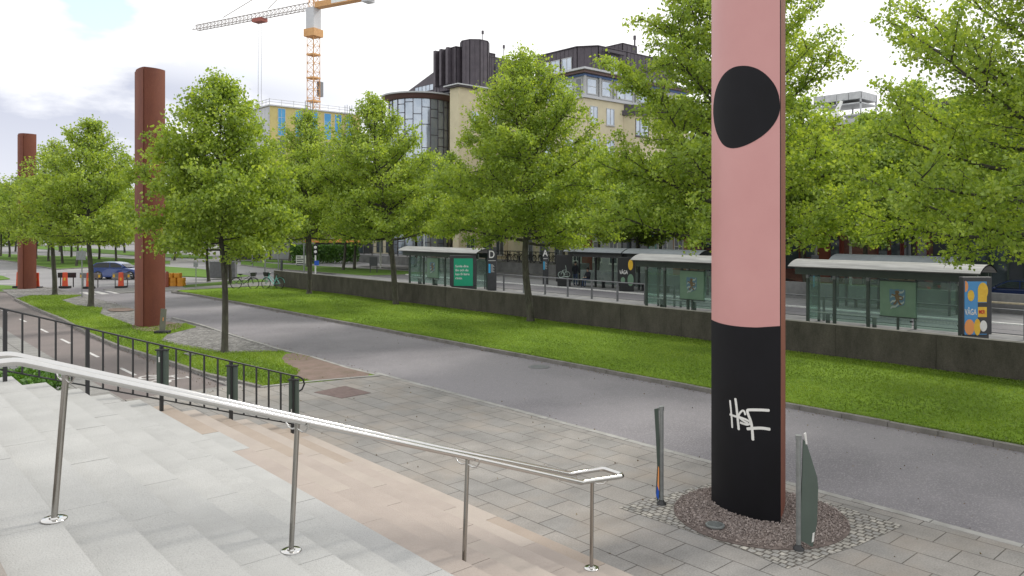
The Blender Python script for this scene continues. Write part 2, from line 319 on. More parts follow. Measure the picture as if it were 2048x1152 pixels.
CONC = M_('concrete', (.22, .22, .22), (.15, .15, .155), 1.5, .9, bump=.2, bscale=20)
CWALL = wall_conc('wall_concrete')
COPE = M_('wall_top', (.15, .145, .13), (.10, .10, .085), 3, .9)
LEAF = leaf_mat('leaf', (.185, .28, .042), (.29, .405, .062), (.41, .52, .095), .48)
LEAFF = leaf_mat('far_leaf', (.17, .27, .05), (.27, .39, .07), (.38, .50, .11), .5)
HEDGE = leaf_mat('hedge_leaf', (.04, .10, .015), (.07, .17, .02), (.13, .26, .04), .3)
STONE = M_('pink_gravel', (.29, .24, .215), (.16, .135, .125), 20, .9, c3=(.46, .40, .38), s3=26, f3=.7)
STONEB = M_('gravel_bed', (.15, .12, .108), (.09, .07, .064), 9, .95)
PANEG = glass_mat('shelter_glass', (.74, .87, .82), .35, .02, .88)
CLEARG = glass_mat('clear_glass', (.86, .93, .90), .25, .02, .96)
DGLASS = M_('window_glass', (.05, .065, .075), (.09, .11, .13), .8, .06, .0, spec=1)
SGLASS = M_('sky_glass', (.34, .40, .48), (.48, .53, .60), .6, .12, .6, spec=1)  # pale base colour stands in for part of the reflected sky
BGLASS = M_('blue_glass', (.05, .26, .52), (.08, .34, .60), .6, .12, .1)
CREAM = M_('yellow_render', (.64, .575, .41), (.58, .52, .37), 1, .9)
DMET = M_('dark_seam_metal', (.095, .082, .098), (.070, .060, .073), 1.5, .55, .25)
RMET = M_('rail_metal', (.16, .165, .17), rough=.5, metal=.4)
REDB = brick_mat('red_brick', (.30, .13, .10), (.22, .095, .08), (.20, .15, .13), .26, .085, .008, 'yz', var=.25, bump=.1, nscale=.8)
REDF = M_('red_frames', (.17, .035, .03), rough=.5)
BROWNR = M_('brown_door', (.23, .06, .035), rough=.6)
WREND = M_('pale_render', (.50, .51, .52), (.44, .45, .46), 1, .85)
ORR = M_('orange_render', (.45, .25, .12), (.40, .22, .11), 1, .85)
DARKB = M_('dark_render', (.055, .06, .075), (.045, .05, .06), 1, .8)
ORANGE = M_('signal_orange', (.75, .10, .04), (.62, .08, .03), 6, .5)
YELW = M_('amber_plastic', (.72, .33, .03), (.55, .22, .02), 5, .55, bump=.3, bscale=9)
RUB = M_('rubber', (.02, .02, .021), rough=.8)
CARB = M_('blue_car_paint', (.014, .045, .19), rough=.25, metal=.3, coat=1)
CARD = M_('navy_car_paint', (.018, .032, .10), rough=.25, metal=.3, coat=1)
CARK = M_('black_car_paint', (.012, .012, .013), rough=.25, metal=.2, coat=1)
CARG = M_('car_glass', (.02, .026, .03), rough=.05, spec=1)
CHROME = M_('alloy', (.55, .56, .58), rough=.25, metal=1)
REDL = M_('red_lens', (.5, .02, .02), rough=.3)
TURQ = M_('turquoise_paint', (.16, .50, .46), rough=.45)
MINT = M_('poster_green', (.012, .36, .20), rough=.35)
SKYB = M_('poster_blue', (.07, .28, .58), rough=.35)
ORG2 = M_('orange_print', (.80, .32, .10), rough=.4)
YEL2 = M_('yellow_print', (.80, .52, .05), (.72, .42, .03), 6, .4)
BLUES = M_('sign_blue', (.02, .10, .50), rough=.4)
LBLUE = M_('light_blue_print', (.05, .42, .75), rough=.4)
MAPG = M_('map_back_green', (.17, .28, .19), (.145, .25, .17), 3, .5)
CRB = M_('crest_blue', (.10, .20, .26), rough=.5)
CRW = M_('crest_pale', (.36, .44, .40), rough=.5)
CRG = M_('crest_gold', (.16, .11, .05), rough=.5)
ROOFM = M_('shelter_roof_metal', (.34, .34, .325), (.22, .22, .21), 2.5, .45, .3, stretch=(.25, 3, 1), lo=.4, hi=.6)
DROOF = M_('dark_roof_metal', (.16, .18, .19), (.12, .135, .145), 2, .5, .2)
CRNY = M_('crane_orange', (.62, .35, .14), (.50, .26, .10), 3, .6)
CRNG = M_('crane_grey', (.36, .33, .32), rough=.6)
CLTH = M_('dark_cloth', (.018, .02, .028), rough=.9)
JEAN = M_('denim', (.035, .055, .11), rough=.9)
SKIN = M_('skin', (.42, .25, .18), rough=.6)
HAIR = M_('dark_hair', (.015, .012, .01), rough=.7)
HVAC = M_('hvac_metal', (.46, .47, .48), (.36, .37, .38), 2, .45, .3)
YPAN = M_('yellow_panel', (.56, .48, .20), (.50, .42, .17), .6, .7)
GPAN = M_('grey_panel', (.55, .56, .58), (.46, .47, .50), .4, .6)
# ================================================================= GROUND
rnd = random.Random(7)
def sheet(name, pts, z, mat, th=.0, kind=True):
    mb = MB()
    pts = [(p[0], p[1]) for p in pts]
    n = len(pts); a = sum(pts[i][0]*pts[(i+1) % n][1]-pts[(i+1) % n][0]*pts[i][1] for i in range(n))
    if a < 0: pts = pts[::-1]
    if th: mb.prism(pts, z-th, z)
    else: mb.add([(p[0], p[1], z) for p in pts], [tuple(range(n))])
    return struct(name, mb, mat)
def rect(x0, x1, y0, y1): return [(x0, y0), (x1, y0), (x1, y1), (x0, y1)]
def P(*l, z=0): return [tuple(G(x, y, z)[:2]) for x, y in l]
def smooth(pts, k=3):
    for _ in range(k):
        q = []
        for i in range(len(pts)):
            a, b = pts[i], pts[(i+1) % len(pts)]
            q += [(a[0]*.75+b[0]*.25, a[1]*.75+b[1]*.25), (a[0]*.25+b[0]*.75, a[1]*.25+b[1]*.75)]
        pts = q
    return pts
def strip(mb, line, w, z0, z1, off=0):
    ln = [Vector((p[0], p[1], 0)) for p in line]; L_, R_ = [], []
    for i, p in enumerate(ln):
        t = (ln[min(i+1, len(ln)-1)]-ln[max(i-1, 0)]).normalized(); nn_ = Vector((-t.y, t.x, 0))
        L_.append(p+nn_*(w/2+off)); R_.append(p-nn_*(w/2-off))
    for i in range(len(ln)-1):
        q = [R_[i], R_[i+1], L_[i+1], L_[i]]
        mb.add([(a.x, a.y, z0) for a in q]+[(a.x, a.y, z1) for a in q], [(0,3,2,1),(4,5,6,7),(0,1,5,4),(1,2,6,5),(2,3,7,6),(3,0,4,7)])
def kerb(name, line, mat=None, w=.13, z1=.035, z0=-.12, seg=1.0):
    mb = MB()
    for a, b in zip(line[:-1], line[1:]):       # single stones with thin joints
        a = Vector((a[0], a[1], 0)); b = Vector((b[0], b[1], 0)); d = b-a; n = max(1, round(d.length/seg)); g = .006/max(d.length, .01)
        for i in range(n):
            strip(mb, [a+d*(i/n+g), a+d*((i+1)/n-g)], w+rnd.uniform(-.006, .006), z0, z1+rnd.uniform(-.005, .005))
    return struct(name, mb, mat or KERB)
sheet('ground', rect(-600, 900, -300, 1500), -.10, ASPHF)
sheet('road', rect(11.82, 17.0, -25, 61), -.08, ASPH)
sheet('pavement', rect(6.3, 11.70, -25, 20.3), 0, PAVE, .09)
sheet('side_walk', rect(-4, 5.35, 14.0, 75), -.03, SLAB, .06)
sheet('cycle_path', [(5.35, 20.3), (7.9, 20.3), (7.75, 46), (8.5, 52), (8.5, 75), (5.35, 75)], -.05, CYC, .045)
sheet('side_walk', rect(5.35, 6.3, 14.5, 20.3), -.004, PAVE, .08)
kerb('kerb', [(11.76, y) for y in np.arange(-25, 20.0, 4.5)]+[(11.76, 19.2)], KERBL, .14, .006, -.1, 1.1)
kerb('kerb', [(17.02, y) for y in (-25, -10, 0, 10, 20, 30, 40, 48)]+[(17.0, 50), (16.6, 52.2), (17.4, 53.3), (19.5, 53.4), (23.4, 53.2)], KERB, .14, .03)
# planted strip between cycle path and road
sheet('sett_paving', [(7.9, 20.3), (11.7, 19.2), (11.7, 62), (8.6, 62), (7.8, 46)], -.012, SETT, .06)
edge = P((520, 775), (420, 751), (330, 722), (240, 694), (180, 669), (125, 639), (75, 619), (30, 598))
g1 = edge + P((60, 591), (165, 590), (122, 600), (152, 611), (205, 616), (200, 628), (250, 645), (275, 655), (372, 647), (392, 654), (335, 668), (322, 680), (362, 690), (445, 704), (560, 702), (612, 712), (668, 728), (758, 752))
sheet('planted_strip', g1, .012, GRASS, .05)
sheet('earth_patch', smooth(P((575, 705), (622, 713), (690, 735), (762, 751), (640, 764), (585, 756), (600, 742), (560, 722)), 1), .018, DIRT)
sheet('earth_patch', smooth(P((255, 652), (300, 640), (345, 645), (372, 650), (340, 664), (280, 664))), .017, DIRT)
sheet('earth_patch', smooth(P((215, 617), (262, 616), (272, 622), (218, 624))), .017, DIRT)
kerb('kerb', edge, KERB, .12, .05)
kerb('kerb', P((520, 775), (640, 762), (760, 752)), KERBL, .12, .03)
kerb('kerb', P((760, 752), (690, 735), (622, 714), (560, 699), (470, 672), (395, 648), (345, 635)), KERBL, .10, .02)
kerb('kerb', P((560, 703), (445, 706), (362, 692), (322, 681)), KERB, .06, .03)
# main lawn
lawn = rect(17.1, 23.65, -25, 50)[:2]+[(23.65, 53.1), (19.5, 53.3), (17.5, 53.2), (16.75, 52.2), (17.05, 50)]
mb = MB(); nx, ny = 14, 100
def lz(x, y):
    t = max(0, min(1, (x-17.3)/6)); return .012+.10*math.sin(t*PI*.5)*(1-max(0, min(1, (y-10)/40)))+.02*noise.noise(Vector((x*.3, y*.2, 0)))*min(1, t*3)
vs = []
for j in range(ny+1):
    for i in range(nx+1):
        x = 17.09+(23.7-17.09)*i/nx; y = -25+78.1*j/ny
        vs.append((x, y, lz(x, y)))
mb.add(vs, [(j*(nx+1)+i, j*(nx+1)+i+1, (j+1)*(nx+1)+i+1, (j+1)*(nx+1)+i) for j in range(ny) for i in range(nx)], True)
struct('lawn', mb, GRASS)
# far lawns
def far_lawn(pts, kb=None):
    sheet('lawn', P(*pts), -.03, GRASSF, .06)
    if kb: kerb('kerb', P(*kb), KERB, .18, 0, -.1, 5)
far_lawn([(-90, 500), (0, 507), (95, 511), (180, 512), (260, 517), (340, 521), (340, 527), (260, 530), (175, 534), (120, 537.5), (107, 537), (75, 531), (35, 524), (0, 519), (-90, 511)], [(-90, 511), (0, 519), (35, 524), (75, 531), (107, 537), (120, 537.5), (175, 534), (260, 530), (340, 527)])
far_lawn([(40, 491), (150, 494), (300, 505), (425, 512), (425, 517), (300, 512.5), (150, 502), (40, 495)])
far_lawn([(482, 521), (560, 527.5), (650, 532), (800, 540.5), (868, 545), (800, 549), (728, 551), (640, 544), (540, 536), (482, 529)], [(482, 529), (540, 536), (640, 544), (728, 551), (800, 549), (868, 545)])
far_lawn([(524, 517), (560, 519.5), (640, 523), (640, 526.5), (560, 524), (524, 522)])
far_lawn([(328, 532), (400, 537), (465, 545), (500, 551), (455, 555), (335, 550)])
far_lawn([(362, 570), (458, 561), (530, 557), (536, 561), (480, 566), (370, 574)])
far_lawn([(-40, 545), (6, 551), (20, 556.5), (-40, 561)])
far_lawn([(-60, 566), (0, 569), (76, 573), (124, 580), (60, 583.5), (-60, 583)], [(-60, 583), (60, 583.5), (124, 580), (76, 573)])
sheet('lawn', rect(47, 53, -20, 16), -.02, GRASSF, .06)
# path behind the lawn tip, tram street and platforms
sheet('path', [(14, 54.2), (23.6, 53.3), (26, 55), (26, 57.5), (14, 58.5)], -.04, SLAB, .05)
sheet('tram_road', rect(26, 31.4, -25, 70), -.06, TRACK)
sheet('platform', rect(31.4, 34.3, -25, 62), 0, CONC, .08)
sheet('tram_road', rect(34.3, 38.6, -25, 75), -.055, TRACK)
sheet('platform', rect(38.6, 42.9, -25, 58), .0, CONC, .08)
kerb('kerb', [(38.6, -25), (38.6, 0), (38.6, 58)], WHITE, .14, .012, -.1, 3)
kerb('kerb', [(34.3, -25), (34.3, 0), (34.3, 62)], KERBL, .2, .012, -.1, 3)
mb = MB()
for x in (35.2, 36.6): mb.box(x-.03, x+.03, -25, 75, -.052, -.045)
struct('tram_rails', mb, GREYP)
sheet('street', rect(43.6, 47.0, -25, 75), -.05, TRACK)
sheet('pavement', rect(53, 60, -25, 130), .0, CONC, .1)
# road paint
mb = MB()
for (x, y) in ((5, 609), (28, 622), (57, 640), (93, 661), (136, 682), (192, 708), (266, 742)):
    p = G(x, y, -.05); mb.box(6.47, 6.57, p.y-.75, p.y+.75, -.048, -.044)
struct('cycle_lane_dashes', mb, LINE)
mb = MB()
for i in range(7):
    p = G(198, 589)+Vector((0, 0, 0)); mb.box(12.2+i*.75, 12.6+i*.75, 54.3, 57.0, -.078, -.074)
for (x0, x1, y0, y1) in ((5, 11, 69.5, 69.75), (14, 24, 62.0, 62.25), (2, 12, 84, 84.3), (17, 40, 88, 88.3)): mb.box(x0, x1, y0, y1, -.095, -.091)
struct('road_markings', mb, LINE)
# bicycle symbol on the cycle path
mb = MB(); c = G(338, 757, -.05)
def flat_ring(mb, cx, cy, r0, r1, z0, z1, n=20):
    for i in range(n):
        a, b = 2*PI*i/n, 2*PI*(i+1)/n
        q = [(cx+r0*math.cos(a), cy+r0*math.sin(a)), (cx+r1*math.cos(a), cy+r1*math.sin(a)), (cx+r1*math.cos(b), cy+r1*math.sin(b)), (cx+r0*math.cos(b), cy+r0*math.sin(b))]
        mb.add([(p[0], p[1], z0) for p in q]+[(p[0], p[1], z1) for p in q], [(0,3,2,1),(4,5,6,7),(0,1,5,4),(1,2,6,5),(2,3,7,6),(3,0,4,7)])
flat_ring(mb, c.x-.35, c.y+.55, .22, .30, -.047, -.043); flat_ring(mb, c.x-.35, c.y-.35, .22, .30, -.047, -.043)
strip(mb, [(c.x-.35, c.y+.55), (c.x+.15, c.y+.3), (c.x+.2, c.y-.2), (c.x-.35, c.y-.35)], .07, -.046, -.042)
strip(mb, [(c.x-.35, c.y+.1), (c.x+.35, c.y+.38)], .07, -.045, -.041); strip(mb, [(c.x+.2, c.y-.2), (c.x+.45, c.y-.3), (c.x+.45, c.y-.05)], .07, -.0445, -.0405)
struct('cycle_symbol', mb, LINE)
# manhole and plates
mb = MB(); q = P((628, 785), (690, 772), (742, 786), (684, 797)); mb.prism(q, .001, .008)
tag(mb.build('manhole_cover', M_('rusty_plate', (.17, .12, .11), (.12, .085, .08), 6, .8, bump=.6, bscale=30)), 'rusty square inspection cover set in the grey paving near the earth corner', 'manhole cover')
mb = MB(); q = P((366, 709), (380, 706), (393, 710), (380, 713)); mb.prism(q, .02, .04)
tag(mb.build('access_cover', CONC), 'small pale access cover lying in the grass strip', 'access cover')
# ring of small setts and gravel round the painted pillar
PC = Vector((10.35, 6.15, 0))
q = [tuple(G(*p)[:2]) for p in ((1238, 1016), (1420, 967), (1640, 1000), (1806, 1052), (1720, 1090), (1575, 1138), (1500, 1105), (1340, 1050))]
sheet('sett_ring', q, .006, SETT2)
gc = Vector((10.12, 6.0, 0)); GR = 1.22
mb = MB(); mb.lathe((gc.x, gc.y, 0), [(GR, .004), (GR, .016), (GR-.02, .02), (GR-.08, .03), (.3, .045), (.01, .05)], 48)
tag(mb.build('gravel_bed', STONEB), kind='structure')
gv = MB(); r2 = random.Random(3)
dq = G(1430, 1058)
for i in range(11000):
    a = r2.uniform(0, 2*PI); rr = GR*.985*math.sqrt(r2.random()); s = r2.uniform(.008, .021)*(1.5 if r2.random() < .18 else 1)
    c = Vector((gc.x+rr*math.cos(a), gc.y+rr*math.sin(a), .03+.018*(1-rr/GR)+r2.uniform(0, .014)))
    if (c-dq).xy.length < .17 or (rr > GR*.9 and r2.random() < .5): continue
    rot = Matrix.Rotation(r2.uniform(0, 6.3), 3, 'Z') @ Matrix.Rotation(r2.uniform(0, 6.3), 3, 'X')
    vs = [c+rot @ Vector(v)*s for v in ((1, 0, 0), (-.3, .8, 0), (-.4, -.7, .1), (0, .1, .65), (.1, -.1, -.6), (.7, .6, .3))]
    gv.add(vs, [(0,5,3),(5,1,3),(1,2,3),(2,0,3),(5,0,4),(1,5,4),(2,1,4),(0,2,4)])
tag(gv.build('gravel', STONE), kind='stuff')
# drain grate
dp = G(1430, 1058); t = thing('drain_grate', 'round metal drain grate at the edge of the gravel bed', 'drain', (dp.x, dp.y, .045))
mb = MB(); mb.lathe((0, 0, 0), [(.13, 0), (.13, .02), (.105, .022), (.105, .01)], 24); mb.build('rim', GALV, t)
mb = MB()
for i in range(-4, 5):
    h = math.sqrt(max(0, .105**2-(i*.023)**2)); mb.box(-h, h, i*.023-.006, i*.023+.006, .012, .020)
mb.build('bars', GALV, t)
mb = MB(); mb.cyl((0, 0), .105, .0, .012, 20); mb.build('drain_hole', DARKJ, t)

# ================================================================= STAIRS
TR, RI, V0, U1 = .48, .165, 6.95, 14.55
def stepz(k): return RI*k
mats = [GRAN, GRAN2, PINKG, PINKG2, TANG, DARKJ, DSTEP]
mb = MB(); rs = random.Random(11)
for k in range(1, 17):
    x1 = V0-TR*(k-1); x0 = x1-TR if k < 16 else -4
    z1 = stepz(k)
    mb.m = 5; mb.box(x0-.02, x1-.012, -9, U1-.012, z1-RI-.06, z1-.006)
    y = U1-rs.uniform(.2, 1.5) if k != 6 else 12.1
    ys = [U1]
    while y > -9:
        ys.append(y); y -= rs.choice((1.6, 2.0, 2.4, 2.8)) if not (k == 6 and y > 12) else 1.2
    ys.append(-9)
    for a, b in zip(ys[:-1], ys[1:]):
        if k >= 14: m = 6
        elif k >= 7: m = 0 if rs.random() < .9 else 1
        elif k == 6 and b > 10 and a < 12.5: m = 0
        else: m = rs.choice((2, 2, 3, 3, 2)) if a < 12.2 and k > 1 else rs.choice((4, 4, 3))
        mb.m = m; g = .0035; dz = rs.uniform(0, .003)
        mb.box(x0-.015, x1, b+g, a-g, z1-.11+.0004*k, z1+dz)
        mb.box(x1-.014, x1-.0015, b+g, a-g, z1-RI+.004, z1-.1105)
mb.m = 0
struct('stairs', mb, mats)
# hedge beside the stairs
t = MB(); t.box(-3, 3.0, 14.62, 16.6, 0, 1.45); h0 = tag(t.build('planter_box', GRAN2), 'low granite planter box beyond the top of the stairs', 'planter')
def leaf_cloud(name, pts, size, mat, parent, rng, droop=.5, tone=None):
    n = len(pts); pts = np.array(pts); a = rng.normal(size=(n, 3)); a[:, 2] += -droop*0; 
    d = rng.normal(size=(n, 3)); d[:, 2] -= droop; d /= np.linalg.norm(d, axis=1)[:, None]
    s = np.cross(d, rng.normal(size=(n, 3))); s /= np.linalg.norm(s, axis=1)[:, None]
    nm = np.cross(d, s)
    L_ = (size*rng.uniform(.7, 1.3, n))[:, None]
    p0 = pts; p1 = pts+d*L_*.35+s*L_*.42+nm*L_*.1; p2 = pts+d*L_; p3 = pts+d*L_*.35-s*L_*.42+nm*L_*.1
    V = np.stack([p0, p1, p2, p3], 1).reshape(-1, 3)
    me = bpy.data.meshes.new(name); me.vertices.add(4*n); me.vertices.foreach_set('co', V.astype(np.float32).ravel())
    me.loops.add(4*n); me.loops.foreach_set('vertex_index', np.arange(4*n, dtype=np.int32))
    me.polygons.add(n); me.polygons.foreach_set('loop_start', np.arange(0, 4*n, 4, dtype=np.int32)); me.polygons.foreach_set('loop_total', np.full(n, 4, np.int32))
    me.materials.append(mat); at_ = me.attributes.new('tone', 'FLOAT', 'FACE')
    tn = rng.normal(.5, .22, n) if tone is None else np.array(tone)+rng.normal(0, .15, n)
    at_.data.foreach_set('value', np.clip(tn, 0, 1).astype(np.float32))
    me.update(calc_edges=True); o = bpy.data.objects.new(name, me); COL.objects.link(o); o.parent = parent
    return o
rng = np.random.default_rng(5)
pts = np.stack([rng.uniform(-1, 3.0, 9000), rng.uniform(14.7, 16.6, 9000), 1.44+.2*rng.random(9000)], 1)
hd = leaf_cloud('hedge', pts, .07, HEDGE, None, rng, -.6); tag(hd, 'bright green low hedge growing in the planter by the stairs', 'hedge')

# ================================================================= HANDRAIL
hu = lambda v: 6.17-.22*(v-1.17)/5.28
hz = lambda v: 3.22-.362*(v-1.17)
t = thing('handrail', 'polished stainless steel double handrail running down the granite stairs', 'handrail', (3.8, 6.05, 1.1))
for s, dz in ((-.15, 0), (.15, .004)):
    mb = MB(); vb = 6.2 if s < 0 else 6.26
    pts = [(-1.2, hu(.9)+s, hz(.93)+dz), (.90, hu(.9)+s, hz(.93)+dz), (.925, hu(.9)+s, hz(.93)-.003+dz), (.96, hu(.96)+s, hz(.96)+dz), (2.9, hu(2.9)+s, hz(2.9)+dz), (4.6, hu(4.6)+s, hz(4.6)+dz), (vb-.04, hu(vb)+s, hz(vb)+dz), (vb+.03, hu(vb)+s, hz(vb)-.004)]
    if s < 0: pts += [(6.66, 5.69, hz(vb)-.012), (6.70, 5.695, hz(vb)-.012), (6.725, 5.73, hz(vb)-.012)]
    else: pts += [(6.66, 6.03, hz(6.2)-.012), (6.71, 6.015, hz(6.2)-.012), (6.735, 5.97, hz(6.2)-.012), (6.725, 5.73, hz(6.2)-.012)]
    if s > 0: pts[6] = (vb-.04, hu(vb)+s, hz(6.2)+.02); pts[7] = (vb+.03, hu(vb)+s, hz(6.2)-.004)
    mb.tube(pts, .0275, 18); mb.build('rail', STEEL, t, rel=True)
for (vb, ub, k, lean) in ((1.165, 6.17, 12, .075), (2.88, 6.05, 9, .055), (4.645, 5.965, 5, .045), (6.45, 5.93, 2, .012)):
    last = vb > 6; z0 = stepz(int((V0-vb)/TR)+1)+.004; zt = hz(vb)-.055 if not last else hz(6.2)-.05
    f = MB(); f.lathe((vb, ub, z0), [(.085, 0), (.085, .006), (.078, .010), (.034, .011), (.03, .02)], 28)
    pm = MB(); pm.tube([(vb, ub, z0+.002), (vb+lean, ub, zt)], .0215, 14); pm.tube([(vb+lean, ub, zt), (vb+lean, ub, zt+.012)], .024, 14)
    po = pm.build('post', STEELP, t, rel=True)
    f.build('base_plate', STEEL, t, rel=True)
    for s in (-1, 1):
        h = MB(); x = vb+lean*.95; sx = (.10 if last else .03)*(-s)
        h.tube([(x, ub+s*.018, zt-.04), (x+sx*.3, ub+s*.075, zt-.055), (x+sx*.6, ub+s*.12, zt-.045), (x+sx*.9, ub+s*.150, zt-.01), (x+sx, ub+s*.160, zt+.035)], .0075, 8)
        h.build('bracket', STEEL, t, rel=True)

# ================================================================= BLACK STAIR FENCE
FU = 14.12
def onu(px, u):
    r = (px-1024)/FPX; D = u/(-SY*r+CY); return Vector((D*(CY*r+SY), u, 0))
fs = lambda v: (V0-v)*RI/TR+RI*.5      # stair slope line
t = thing('stair_fence', 'black flat steel fence climbing the far side of the stairs', 'fence', (4.3, FU, 1.0))
pv = [onu(x, FU).x for x in (10, 175, 323, 462, 585)]
pv = [pv[0]-(pv[1]-pv[0])]+pv
top = lambda v: fs(v)+1.15
mb = MB(); e = pv[-1]
mb.tube([(v, FU, top(v)) for v in (pv[0]-3, pv[-1])]+[(e+.12, FU, top(e)-.03), (e+.22, FU, top(e)-.10), (e+.25, FU, top(e)-.2), (e+.2, FU, top(e)-.3), (e+.02, FU, top(e)-.38)], .017, 6)
mb.build('top_rail', BLKP, t, rel=True)
mb = MB(); mb.tube([(v, FU, fs(v)+.20) for v in (pv[0]-3, pv[-1])], .014, 6); mb.build('bottom_rail', BLKP, t, rel=True)
for i, v in enumerate(pv):
    k = int((V0-v)/TR)+1; mb = MB(); mb.box(v-.028, v+.028, FU-.028, FU+.028, stepz(max(k, 1)), top(v)); mb.build('post', BLKP, t, rel=True)
    if i < len(pv)-1:
        for j in range(1, 5):
            x = v+(pv[i+1]-v)*j/5; mb = MB(); mb.box(x-.013, x+.013, FU-.016, FU+.016, fs(x)+.20, top(x)); mb.build('bar', BLKP, t, rel=True)
cz = [.76, .74, .78]
lbl = ['upper of the three dark grey rolled banner cases strapped to the fence posts', 'middle dark grey rolled banner case on the black fence, small silver catch low on it', 'lowest dark grey banner case, on the last fence post beside the curled rail end']
for i, v in enumerate(pv[-3:]):
    b = thing('banner_case', lbl[i], 'banner case', (v, FU-.06, top(v)-.07-cz[i]), -YAW, 'rolled banner cases on the fence posts')
    for s in (-1, 1):
        mb = MB(); sec = []
        for a in range(0, 7): an = PI*a/6; sec.append((s*(.055+.040*math.cos(an)), -.01-.05*math.sin(an)))
        mb.prism(sec+[(s*.015, .03), (s*.095, .03)], 0, cz[i]); mb.build('shell', DGRN, b)
    mb = MB(); mb.box(-.016, .016, -.035, .02, .0, cz[i]-.01); mb.build('slot', BLKP, b)
    mb = MB(); mb.box(-.105, .105, -.065, .04, cz[i]-.012, cz[i]+.012); mb.build('cap', BLKP, b)
    mb = MB(); z = .6 if i == 0 else .17; mb.cbox((-.03, -.065, z), (.018, .012, .09)); mb.build('catch', WHITE, b)

# ================================================================= STEEL PILLARS
def arc(a, b, bul, n=14):
    a = Vector((a[0], a[1])); b = Vector((b[0], b[1])); d = b-a; nn_ = Vector((-d.y, d.x)).normalized()
    return [tuple(a+d*(i/n)+nn_*bul*(1-(2*i/n-1)**2)) for i in range(n+1)]
def pillar(name, label, A, B, C, h, paint=False, bulAB=.20, bulBC=.10):
    """A-B is the curved cladding plate facing -X, B-C the curved side facing -Y."""
    cx = (A[0]+B[0]+C[0])/3; cy = (A[1]+B[1]+C[1])/3
    t = thing(name, label, 'steel pillar', (cx, cy, 0), 0, 'tall curved steel pillars along the road')
    la = [(p[0]-cx, p[1]-cy) for p in arc(B, A, bulAB)]        # from B to A, bulging to -X
    d = Vector((A[0]-B[0], A[1]-B[1])).normalized()
    inner = [(p[0]+.012, p[1]) for p in la]
    e0 = (B[0]+.045, B[1]+.03); bc = [(p[0]-cx, p[1]-cy) for p in arc(e0, C, -bulBC)]
    ca = [(p[0]-cx, p[1]-cy) for p in arc(C, (A[0]+.10, A[1]-.03), -.12)]
    mb = MB(); mb.prism(bc+ca[1:]+[(p[0]+.02, p[1]) for p in reversed(inner[2:-1])], -.05, h+.02); body = mb.build('steel_shell', RUST, t)
    for p in body.data.polygons: p.use_smooth = abs(p.normal.z) < .5
    mb = MB(); mb.prism(la+inner[::-1], -.05, h-.06); cl = mb.build('cladding_plate', PINK if paint else RUST, t)
    mb = MB(); pa, pb = la[0], inner[0]; mb.prism([(pa[0]-.001, pa[1]-.004), (pb[0]+.004, pb[1]-.004), (pb[0]+.004, pb[1]-.0005), (pa[0]-.001, pa[1]-.0005)], -.05, h-.061); mb.build('edge_strip', BLKPL if paint else RUST, t)
    body.data.set_sharp_from_angle(angle=R(35)); 
    for p in cl.data.polygons: p.use_smooth = abs(p.normal.z) < .5
    cl.data.set_sharp_from_angle(angle=R(35))
    return t, la, (cx, cy)
Ap, Bp, Cp = G(1423, 1006), G(1560, 1053), G(1571, 1004)
pk, la, (pcx, pcy) = pillar('painted_pillar', 'nearest pillar, clad in pink paint with a black blob and black foot', Ap, Bp, Cp, 11.0, True, .20, .02)
# surface of the painted plate: pixel -> (arc parameter, height)
fine = arc(Bp, Ap, .20, 240)
fl = [0]
for i in range(240): fl.append(fl[-1]+math.dist(fine[i], fine[i+1]))
def plate(px, py):
    best = min(range(241), key=lambda i: abs((CY*fine[i][0]-SY*fine[i][1])/(SY*fine[i][0]+CY*fine[i][1])*FPX+1024-px))
    return fl[best], zof(fine[best], py)
def on_plate(s, off):
    s = max(-.0, min(fl[-1], s)); i = min(239, int(np.searchsorted(fl, s, 'right'))-1); i = max(i, 0)
    a, b = Vector(fine[i]), Vector(fine[i+1]); f = (s-fl[i])/max(1e-6, fl[i+1]-fl[i]); p = a+(b-a)*f; d = (b-a).normalized()
    n = Vector((-d.y, d.x)); p = p+n*off; return p.x-pcx, p.y-pcy
def plate_mesh(name, ring, mat, off, parent, steps=26):
    c = (sum(p[0] for p in ring)/len(ring), sum(p[1] for p in ring)/len(ring)); mb = MB(); vs = []; n = len(ring)
    for k in range(steps+1):
        f = k/steps
        for p in ring: s = c[0]+(p[0]-c[0])*f; z = c[1]+(p[1]-c[1])*f; x, y = on_plate(s, off); vs.append((x, y, z))
    mb.add(vs, [(k*n+i, k*n+(i+1) % n, (k+1)*n+(i+1) % n, (k+1)*n+i) for k in range(1, steps) for i in range(n)]+[(i, n+(i+1) % n, n+i) for i in range(n)], True)
    o = mb.build(name, mat, parent); return o
blob = [(310, 378), (350, 382), (400, 400), (450, 438), (490, 490), (512, 540), (523, 590), (518, 645), (495, 700), (460, 748), (410, 790), (350, 826), (295, 848), (250, 856), (215, 850), (190, 834), (168, 800), (150, 755), (138, 700), (133, 640), (138, 570), (150, 515), (168, 470), (190, 432), (225, 400), (265, 382)]
blob = [plate(1380+a/2.88, b/2.88) for a, b in blob]
for _ in range(2):
    blob = [q for i in range(len(blob)) for q in ((blob[i][0]*.75+blob[(i+1) % len(blob)][0]*.25, blob[i][1]*.75+blob[(i+1) % len(blob)][1]*.25), (blob[i][0]*.25+blob[(i+1) % len(blob)][0]*.75, blob[i][1]*.25+blob[(i+1) % len(blob)][1]*.75))]
plate_mesh('black_blob', blob, BLKPL, .003, pk)
mb = MB(); vs = []; K = 60; J = 2
for i in range(K+1):
    s = fl[-1]*i/K; x, y = on_plate(s, .003); f = 1-i/K     # f runs left to right in the picture
    px = 1423+f*137; py = 639+16*math.sin(min(1, f*1.25)*PI/2)-3*max(0, f-.75)/.25
    zt = zof((x+pcx, y+pcy), py); vs += [(x, y, -.03), (x, y, zt)]
